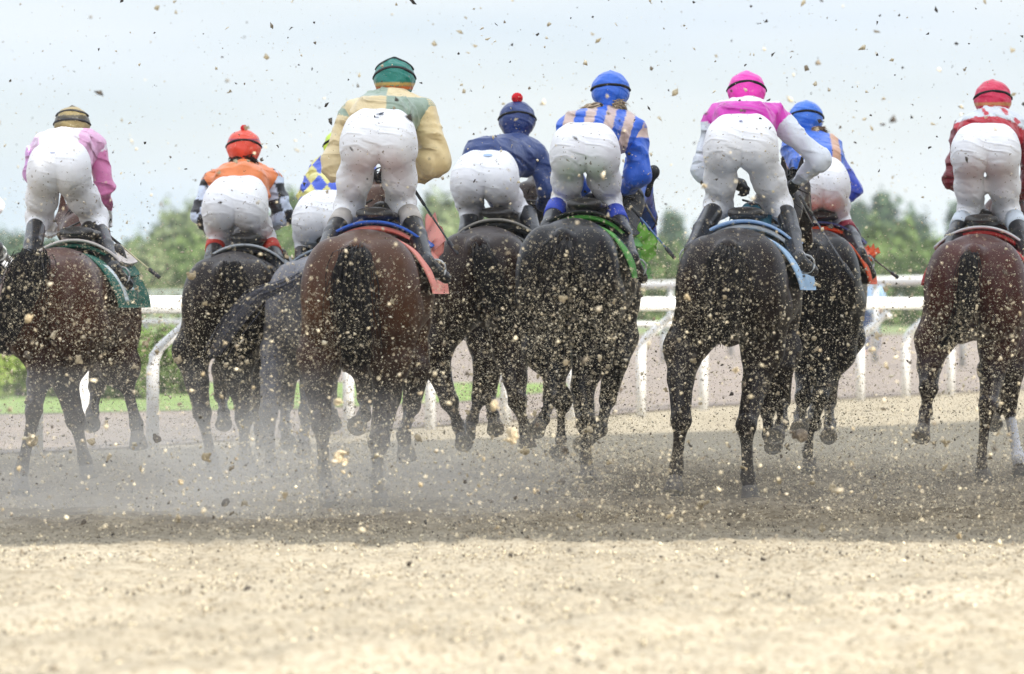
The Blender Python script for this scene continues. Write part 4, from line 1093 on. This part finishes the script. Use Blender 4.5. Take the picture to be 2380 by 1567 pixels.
def J(**k): return k
riders = [
 ('rider in white and pink silks with a gold cap at the left', 31.9, J(pel=(136, 392), w=150, waist=(146, 345), head=(168, 300), sl=(93, 345), sr=(220, 338), el=(75, 400), er=(243, 430), hl=(110, 505), hr=(246, 490),
    kl=(92, 505), kr=(220, 505), cl=(82, 540), cr=(232, 545), al=(70, 620), ar=(262, 622), tl=(60, 650), tr=(298, 660), sleeve=.058, marks=[(122, 356, BAR, .016, (.35, .38, .5))]), silk1, dict(f=helm1, bt=.2, two=True, r=.112), (.7, .7, .7)),
 ('rider in orange silks with black and white checked sleeves', 34.8, J(pel=(546, 478), w=158, waist=(558, 420), head=(567, 352), sl=(492, 425), sr=(632, 418), el=(468, 500), er=(657, 500), hl=(505, 555), hr=(628, 530),
    kl=(512, 548), kr=(610, 552), cl=(500, 575), cr=(632, 582), al=(490, 640), ar=(655, 650), tl=(485, 665), tr=(685, 680), hair=((.03, .015, .01), [(590, 376), (540, 378)]), cuff=(.55, .04, .02), sleeve=.07, hump=.06),
    silk2, dict(f=helm2, bt=.3, pom=.022, r=.118), (.02, .02, .02)),
 ('rider in yellow silks with blue diamonds and a lime cap, half hidden', 34.4, J(pel=(752, 508), w=150, waist=(768, 455), head=(792, 350), sl=(742, 400), sr=(850, 395), el=(716, 450), er=(870, 470), hl=(760, 540), hr=(830, 540),
    kl=(715, 560), kr=(800, 560), cl=(706, 585), cr=(820, 590), al=(700, 650), ar=(840, 660), tl=(690, 680), tr=(860, 690), sleeve=.065), silk3, dict(f=solid((.55, .75, .03)), r=.115, bt=.3), (.05, .05, .05)),
 ('rider in cream and sage green silks with a teal cap, tallest in the middle', 29.8, J(pel=(880, 330), w=184, waist=(884, 268), head=(917, 194), sl=(818, 262), sr=(985, 256), el=(786, 380), er=(1010, 372), hl=(815, 425), hr=(962, 415),
    kl=(812, 480), kr=(932, 476), cl=(790, 518), cr=(955, 512), al=(750, 590), ar=(990, 608), tl=(745, 625), tr=(1036, 644), sleeve=.096, cuff=(.48, .44, .40), marks=[(883, 266, BIRD, .024, (.02, .03, .06)), (876, 274, BAR, .012, (.05, .06, .12))]), silk4, dict(f=helm4, r=.121, bt=.4, two=True), (.25, .06, .03)),
 ('rider in plain navy silks with a navy cap and red pompom', 34.0, J(pel=(1126, 418), w=164, waist=(1136, 362), head=(1202, 288), sl=(1120, 348), sr=(1250, 362), el=(1120, 420), er=(1276, 440), hl=(1175, 495), hr=(1258, 490),
    kl=(1098, 490), kr=(1192, 480), cl=(1090, 512), cr=(1228, 508), al=(1080, 590), ar=(1250, 590), tl=(1075, 620), tr=(1280, 620), sleeve=.075, hump=.07, marks=[(1134, 362, OVAL, .030, (.35, .48, .68))]), silk5, dict(f=solid((.012, .035, .16)), r=.123, bt=.3, pom=.036), (.02, .02, .02)),
 ('rider in blue and tan striped silks with a royal blue cap and blond hair', 32.0, J(pel=(1360, 352), w=166, waist=(1358, 302), head=(1419, 220), sl=(1335, 300), sr=(1475, 300), el=(1315, 380), er=(1484, 405), hl=(1370, 470), hr=(1450, 445),
    kl=(1316, 462), kr=(1412, 465), cl=(1290, 494), cr=(1434, 508), al=(1262, 580), ar=(1468, 600), tl=(1250, 620), tr=(1494, 645), hair=((.46, .36, .24), [(1350, 262), (1448, 248)]), cuff=(.03, .07, .5), sleeve=.08, hump=.08),
    silk6, dict(f=solid((.02, .13, .62)), r=.120, bt=.2), (.02, .02, .02)),
 ('rider in magenta silks with white sleeves and a magenta cap', 31.0, J(pel=(1722, 338), w=178, waist=(1726, 280), head=(1735, 222), sl=(1665, 272), sr=(1800, 270), el=(1634, 395), er=(1905, 372), hl=(1706, 424), hr=(1850, 425),
    kl=(1670, 476), kr=(1808, 474), cl=(1650, 505), cr=(1830, 510), al=(1608, 580), ar=(1853, 600), tl=(1595, 615), tr=(1890, 628), sleeve=.068, marks=[(1722, 283, OVAL, .011, (.08, .10, .25))]), silk7, dict(f=solid((.80, .03, .42)), r=.116, bt=.35), (.02, .02, .02)),
 ('rider in blue silks behind the magenta rider, one blue elbow sticking out', 34.9, J(pel=(1912, 430), w=130, waist=(1905, 375), head=(1873, 284), sl=(1845, 345), sr=(1930, 348), el=(1850, 420), er=(1978, 440), hl=(1880, 470), hr=(1948, 478),
    kl=(1880, 505), kr=(1945, 505), cl=(1870, 530), cr=(1968, 535), al=(1860, 590), ar=(1998, 590), tl=(1860, 620), tr=(2026, 636), hair=((.35, .22, .12), [(1915, 305)]), cuff=(.25, .01, .03), sleeve=.072, hump=.1), silk8, dict(f=solid((.03, .16, .66)), r=.118, bt=.3), (.6, .6, .55)),
 ('rider in red and pale grey silks with a crimson cap at the right edge', 33.4, J(pel=(2291, 352), w=166, waist=(2292, 302), head=(2307, 240), sl=(2240, 300), sr=(2378, 300), el=(2218, 415), er=(2400, 410), hl=(2265, 470), hr=(2360, 470),
    kl=(2258, 492), kr=(2338, 490), cl=(2232, 522), cr=(2362, 520), al=(2200, 600), ar=(2390, 600), tl=(2190, 640), tr=(2410, 640), sleeve=.07, cuff=(.6, .66, .72)), silk9, dict(f=helm9, r=.122, bt=.3), (.02, .02, .02)),
 ('rider almost wholly outside the left edge, only an elbow and boot showing', 36.2, J(pel=(-118, 478), w=150, waist=(-115, 425), head=(-100, 360), sl=(-165, 420), sr=(-60, 420), el=(-190, 490), er=(-14, 478), hl=(-150, 540), hr=(-50, 520),
    kl=(-160, 548), kr=(-72, 548), cl=(-170, 575), cr=(-30, 560), al=(-180, 640), ar=(-8, 575), tl=(-185, 665), tr=(0, 600), sleeve=.065),
    lambda V, p, o: np.tile(WHT, (len(V), 1)), dict(f=solid((.1, .1, .1)), r=.118), (.02, .02, .02)),
]
for r_ in riders: rider(*r_)

# ------------------------------------------------------------------ whips
def whip(a, b, D, rgb, label, b2=None, dd=.3):
    A, B = P(*a, D), P(*b, D - dd)
    root = empty('riding_whip', A); tag(root, label, 'whip', 'riding whips carried by the riders')
    d = B - A
    V, Fc = tube([np.zeros(3), d * .25], [.009, .009], 8); add_mesh('handle', V, Fc, mat_rgb('whip_grip', (.02, .02, .02)), root, True)
    V, Fc = tube([d * .25, d * .6, d * .92], [.006, .005, .005], 8); add_mesh('shaft', V, Fc, mat_rgb('whip_shaft', rgb), root, True)
    V, Fc = tube([d * .80, d * .82, d, d * 1.01], [.006, .013, .012, .004], 8); add_mesh('flap', V, Fc, mat_rgb('whip_flap', (.03, .03, .035)), root, True)
whip((250, 545), (370, 645), 32.2, (.55, .5, .3), 'yellow shafted whip of the leftmost rider')
whip((962, 440), (1062, 590), 30.3, (.02, .04, .035), 'black whip beside the right boot of the rider in cream')
whip((1462, 475), (1568, 600), 32.4, (.10, .2, .42), 'blue braided whip of the striped rider')
whip((1858, 455), (1985, 650), 31.4, (.12, .12, .13), 'dark whip across the black horse from the magenta rider hand')
whip((2015, 590), (2086, 645), 35.3, (.08, .08, .08), 'short dark whip sticking out past the orange cloth')

# ------------------------------------------------------------------ flying dirt
ROCK_V = np.array([(1, 0, 0), (-1, 0, 0), (0, 1, 0), (0, -1, 0), (0, 0, 1), (0, 0, -1)], float)
ROCK_F = np.array([(0, 2, 4), (2, 1, 4), (1, 3, 4), (3, 0, 4), (2, 0, 5), (1, 2, 5), (3, 1, 5), (0, 3, 5)])
def dirt_cols(n, dark=.3):
    c = np.zeros((n, 3)); k = rng.random(n)
    pal = np.array([(.66, .58, .42), (.46, .405, .31), (.25, .21, .155), (.07, .06, .05)])
    i = np.where(k < .45, 0, np.where(k < 1 - dark, 1, np.where(k < 1 - dark * .5, 2, 3)))
    return pal[i] * rng.uniform(.8, 1.2, (n, 1))
def grains(name, n, pos, size, dark, label, mat):
    sc = size[:, None] * rng.uniform(.35, 1.6, (n, 3))
    Q_ = rng.normal(size=(n, 4)); Q_ /= np.linalg.norm(Q_, axis=1)[:, None]
    w, x, y, z = Q_.T
    Rm = np.stack([1 - 2 * (y * y + z * z), 2 * (x * y - w * z), 2 * (x * z + w * y), 2 * (x * y + w * z), 1 - 2 * (x * x + z * z), 2 * (y * z - w * x),
                   2 * (x * z - w * y), 2 * (y * z + w * x), 1 - 2 * (x * x + y * y)], -1).reshape(n, 3, 3)
    loc = (ROCK_V[None] * (1 + .25 * rng.normal(size=(n, 6, 1))) + .32 * rng.normal(size=(n, 6, 3))) * sc[:, None]
    V = np.einsum('nij,nkj->nki', Rm, loc) + pos[:, None]
    Fc = (ROCK_F[None] + 6 * np.arange(n)[:, None, None]).reshape(-1, 3)
    o = add_mesh(name, V.reshape(-1, 3), Fc, mat, None, False, np.repeat(dirt_cols(n, dark), 6, 0))
    tag(o, label, 'dirt', kind='stuff'); return o
m_dirt = node_mat('loose_sand', attr=True, rough=.95, var=.15, nscale=40, spec=.1)
def spray_z(n):
    k = rng.random(n)
    z = np.where(k < .60, .04 + 1.42 * rng.beta(1.6, 2.0, n), np.where(k < .80, .5 * rng.random(n), np.minimum(.9 + rng.exponential(.75, n), 3.6)))
    return z
N = 430000
pos = np.stack([rng.uniform(-3.5, 3.5, N), rng.uniform(22.5, 31.5, N), spray_z(N)], 1)
dn = vnoise(pos[:, 0] * 2.1, pos[:, 2] * 1.7 + pos[:, 1] * .12, 31) * .6 + vnoise(pos[:, 0] * 6, pos[:, 2] * 4, 32) * .4
keep = ((pos[:, 2] < 1.7) | (rng.random(N) < .5)) & (rng.random(N) < .25 + 1.6 * np.clip(dn - .3, 0, 1)); pos = pos[keep]
bur = []                               # bursts of sand leaving each hoof
for o in [o for o in bpy.data.objects if o.name.startswith('hoof') and o.parent is not None]:
    c = o.parent.matrix_basis @ o.data.vertices[0].co
    if c.z > .45: continue
    n_ = 1300; a = np.abs(rng.normal(size=(n_, 3))) * [.22, .55, .20]; a[:, 0] *= rng.choice([-1, 1], n_)
    bur.append(np.array(c)[None] + np.stack([a[:, 0], -a[:, 1] * 1.2, a[:, 2] - .08 + a[:, 1] * .25], 1))
pos = np.concatenate([pos] + bur); pos = pos[pos[:, 2] > .004]; N = len(pos)
grains('flying_grains', N, pos, np.clip(rng.lognormal(math.log(.00145), .5, N), .0006, .006), .30, 'spray of fine sand grains thrown up behind the horses', m_dirt)
N = 1900
pos = np.stack([rng.uniform(-3.5, 3.5, N), rng.uniform(20, 31, N), spray_z(N)], 1)
grains('flying_crumbs', N, pos, np.clip(rng.lognormal(math.log(.0062), .3, N), .004, .012), .35, 'larger crumbs of sand flying through the air', m_dirt)
N = 420
pos = np.stack([rng.triangular(-3.0, 1.0, 3.4, N), rng.uniform(21, 31, N), rng.uniform(1.75, 3.1, N)], 1)
grains('high_dirt', N, pos, np.clip(rng.lognormal(math.log(.0075), .4, N), .004, .015), .85, 'dark crumbs of dirt thrown high against the sky', m_dirt)
N = 60000
pos = np.stack([rng.uniform(-3.4, 3.4, N), rng.uniform(14.5, 40, N), rng.uniform(-.004, .012, N)], 1)
grains('scattered_crumbs', N, pos, np.clip(rng.lognormal(math.log(.0029), .42, N), .0015, .011), .5, 'loose crumbs of sand and dirt lying on the track', m_dirt)
# clods big enough to count
import itertools
def clod_mesh(i):
    prm = [('e', (0, 0, 0), rng.uniform(.4, 1.0, 3), .2)]
    for k in range(5): c = rng.normal(size=3) * .5; prm.append(('e', c, rng.uniform(.2, .5, 3), .15))
    o = skin('dirt_clod', prm, .13, None, None, None, 0)
    me = o.data; bpy.data.objects.remove(o); return me
protos = [clod_mesh(i) for i in range(9)]
cm = [node_mat('clod_sand', c, .95, .25, 2.5, bump=.6, bscale=4, bdist=.2) for c in ((.62, .51, .34), (.50, .40, .25), (.15, .12, .09))]
cl_meshes = []
for i, me in enumerate(protos): me.materials.append(cm[(0, 0, 1, 0, 2, 1, 0, 2, 1)[i]]); cl_meshes.append(me)
for i in range(270):
    D_ = random.uniform(22.5, 30.5); z = float(spray_z(1)[0]) * random.uniform(.8, 1.0)
    o = bpy.data.objects.new('dirt_clod', cl_meshes[random.randrange(9)]); COL.objects.link(o)
    o.location = (random.uniform(-.105, .105) * D_, D_, max(.04, z))
    r = min(.036, max(.007, random.lognormvariate(math.log(.0125), .5)))
    o.scale = (r, r * random.uniform(.5, 1), r * random.uniform(.5, 1.1)); o.rotation_euler = [random.uniform(0, 6.28) for _ in range(3)]
    tag(o, 'clod of sandy dirt flying through the air behind the horses', 'dirt clod', 'clods of dirt thrown up by the hooves')

# ------------------------------------------------------------------ dust and air
def vol_mat(name, dens, col, falloff=True, nsc=2.0, an=.2):
    m = bpy.data.materials.new(name); m.use_nodes = True; t = m.node_tree; t.nodes.clear()
    o = t.nodes.new('ShaderNodeOutputMaterial'); v = t.nodes.new('ShaderNodeVolumePrincipled'); t.links.new(v.outputs[0], o.inputs['Volume'])
    v.inputs['Color'].default_value = (*col, 1); v.inputs['Density'].default_value = dens; v.inputs['Anisotropy'].default_value = an
    if falloff:
        tc = t.nodes.new('ShaderNodeTexCoord'); ln = t.nodes.new('ShaderNodeVectorMath'); ln.operation = 'LENGTH'
        t.links.new(tc.outputs['Object'], ln.inputs[0])
        mr = t.nodes.new('ShaderNodeMapRange'); mr.inputs['From Min'].default_value = 1.0; mr.inputs['From Max'].default_value = .15; mr.inputs['To Max'].default_value = 1
        t.links.new(ln.outputs['Value'], mr.inputs['Value'])
        n = t.nodes.new('ShaderNodeTexNoise'); n.inputs['Scale'].default_value = nsc; n.inputs['Detail'].default_value = 3; t.links.new(tc.outputs['Object'], n.inputs['Vector'])
        m2 = t.nodes.new('ShaderNodeMapRange'); m2.inputs['From Min'].default_value = .38; m2.inputs['From Max'].default_value = .68; m2.inputs['To Min'].default_value = .1
        t.links.new(n.outputs['Fac'], m2.inputs['Value'])
        a = t.nodes.new('ShaderNodeMath'); a.operation = 'MULTIPLY'; b = t.nodes.new('ShaderNodeMath'); b.operation = 'MULTIPLY'; b.inputs[1].default_value = dens
        t.links.new(mr.outputs[0], a.inputs[0]); t.links.new(m2.outputs[0], a.inputs[1]); t.links.new(a.outputs[0], b.inputs[0]); t.links.new(b.outputs[0], v.inputs['Density'])
    return m
def dust(c, r, dens, col, label):
    n, m = 24, 12; V = []; Fc = []
    for i in range(m + 1):
        th = math.pi * i / m
        for j in range(n): V.append((math.sin(th) * math.cos(6.28318 * j / n), math.sin(th) * math.sin(6.28318 * j / n), math.cos(th)))
    for i in range(m):
        for j in range(n): k = (j + 1) % n; Fc.append((i * n + j, (i + 1) * n + j, (i + 1) * n + k, i * n + k))
    o = add_mesh('dust_cloud', V, Fc, vol_mat('dust', dens, col)); o.location = c; o.scale = r
    tag(o, label, 'dust', kind='stuff')
dust((-1.75, 28.2, .10), (2.5, 3.4,   .75), .60, (.93, .90, .85), 'pale dust hanging low behind the horses at left')
dust((1.6, 29.0, .10), (2.9, 3.0, .45), .10, (.80, .77, .72), 'thin dust low behind the horses at right')
V = [(x, y, z) for x in (-3100, 3100) for y in (-60, 5200) for z in (-1.2, 22)]
hz_ = add_mesh('haze', V, [(0, 1, 3, 2), (4, 6, 7, 5), (0, 4, 5, 1), (2, 3, 7, 6), (0, 2, 6, 4), (1, 5, 7, 3)], vol_mat('haze_air',   .00022, (.80, .88, .98), False, an=0), None, False)
tag(hz_, 'pale haze over the far trees', 'haze', kind='stuff')
SC.cycles.volume_step_rate = 2.0; SC.cycles.volume_max_steps = 96

# ------------------------------------------------------------------ far spectator
def spectator():
    D = 112.0; p = P(2024, 700, D); root = empty('person', (p[0], p[1], 0)); tag(root, 'far spectator in pale blue standing behind the running rail below the orange cloth', 'person')
    b = [('c', (0, 0, .95), (0, 0, 1.38), .14, .15, .05), ('c', (-.17, 0, 1.42), (.17, 0, 1.42), .06, .06, .05), ('c', (0, 0, 1.45), (0, 0, 1.56), .05, .05, .03), ('e', (0, .01, 1.66), (.075, .095, .11), .02),
         ('c', (0, -.08, 1.66), (0, -.11, 1.64), .014, .018, .01)]
    for sd in (-1, 1):
        b += [('c', (sd * .19, 0, 1.42), (sd * .27, -.02, 1.14), .05, .04, .03), ('c', (sd * .27, -.02, 1.14), (sd * .2, -.15, .95), .04, .028, .03), ('e', (sd * .2, -.17, .92), (.03, .03, .05), .02),
              ('c', (sd * .09, 0, .93), (sd * .11, 0, .5), .085, .06, .04), ('c', (sd * .11, 0, .5), (sd * .12, .02, .09), .055, .04, .03), ('c', (sd * .12, .04, .05), (sd * .13, -.14, .04), .04, .035, .03)]
    skin('body', b, .02, m_skin, root, None, 1)
    sh = [('c', (0, 0, .98), (0, 0, 1.38), .165, .17, .05), ('c', (-.17, 0, 1.42), (.17, 0, 1.42), .08, .08, .05)] + [('c', (sd * .19, 0, 1.42), (sd * .265, -.02, 1.16), .07, .06, .03) for sd in (-1, 1)]
    skin('shirt', sh, .02, mat_rgb('shirt', (.28, .42, .62)), root, None, 1)
    tr = [('e', (0, 0, .92), (.17, .13, .12), .04)] + [('c', (sd * .09, 0, .9), (sd * .12, .01, .12), .11, .07, .04) for sd in (-1, 1)]
    skin('trousers', tr, .02, mat_rgb('trousers', (.04, .06, .12)), root, None, 1)
    skin('hair', [('e', (0, .03, 1.70), (.09, .10, .10), .02)], .015, mat_rgb('hair', (.05, .03, .02)), root, None, 1)
spectator()

def ear_cover():
    D = 33.1; p = P(1519, 400, D); b = [o for o in bpy.data.objects if o.get('label', '').startswith('glossy black horse')][0]
    bpy.context.view_layer.update()
    q = np.array(b.matrix_world.inverted() @ Vector(p))
    skin('ear_cover', [('e', q, (.040, .04, .045), .01), ('c', q, q + [-.04, .02, -.14], .02, .02, .02)], .008, mat_rgb('ear_cover', (.01, .01, .012)), b, None, 1)
ear_cover()
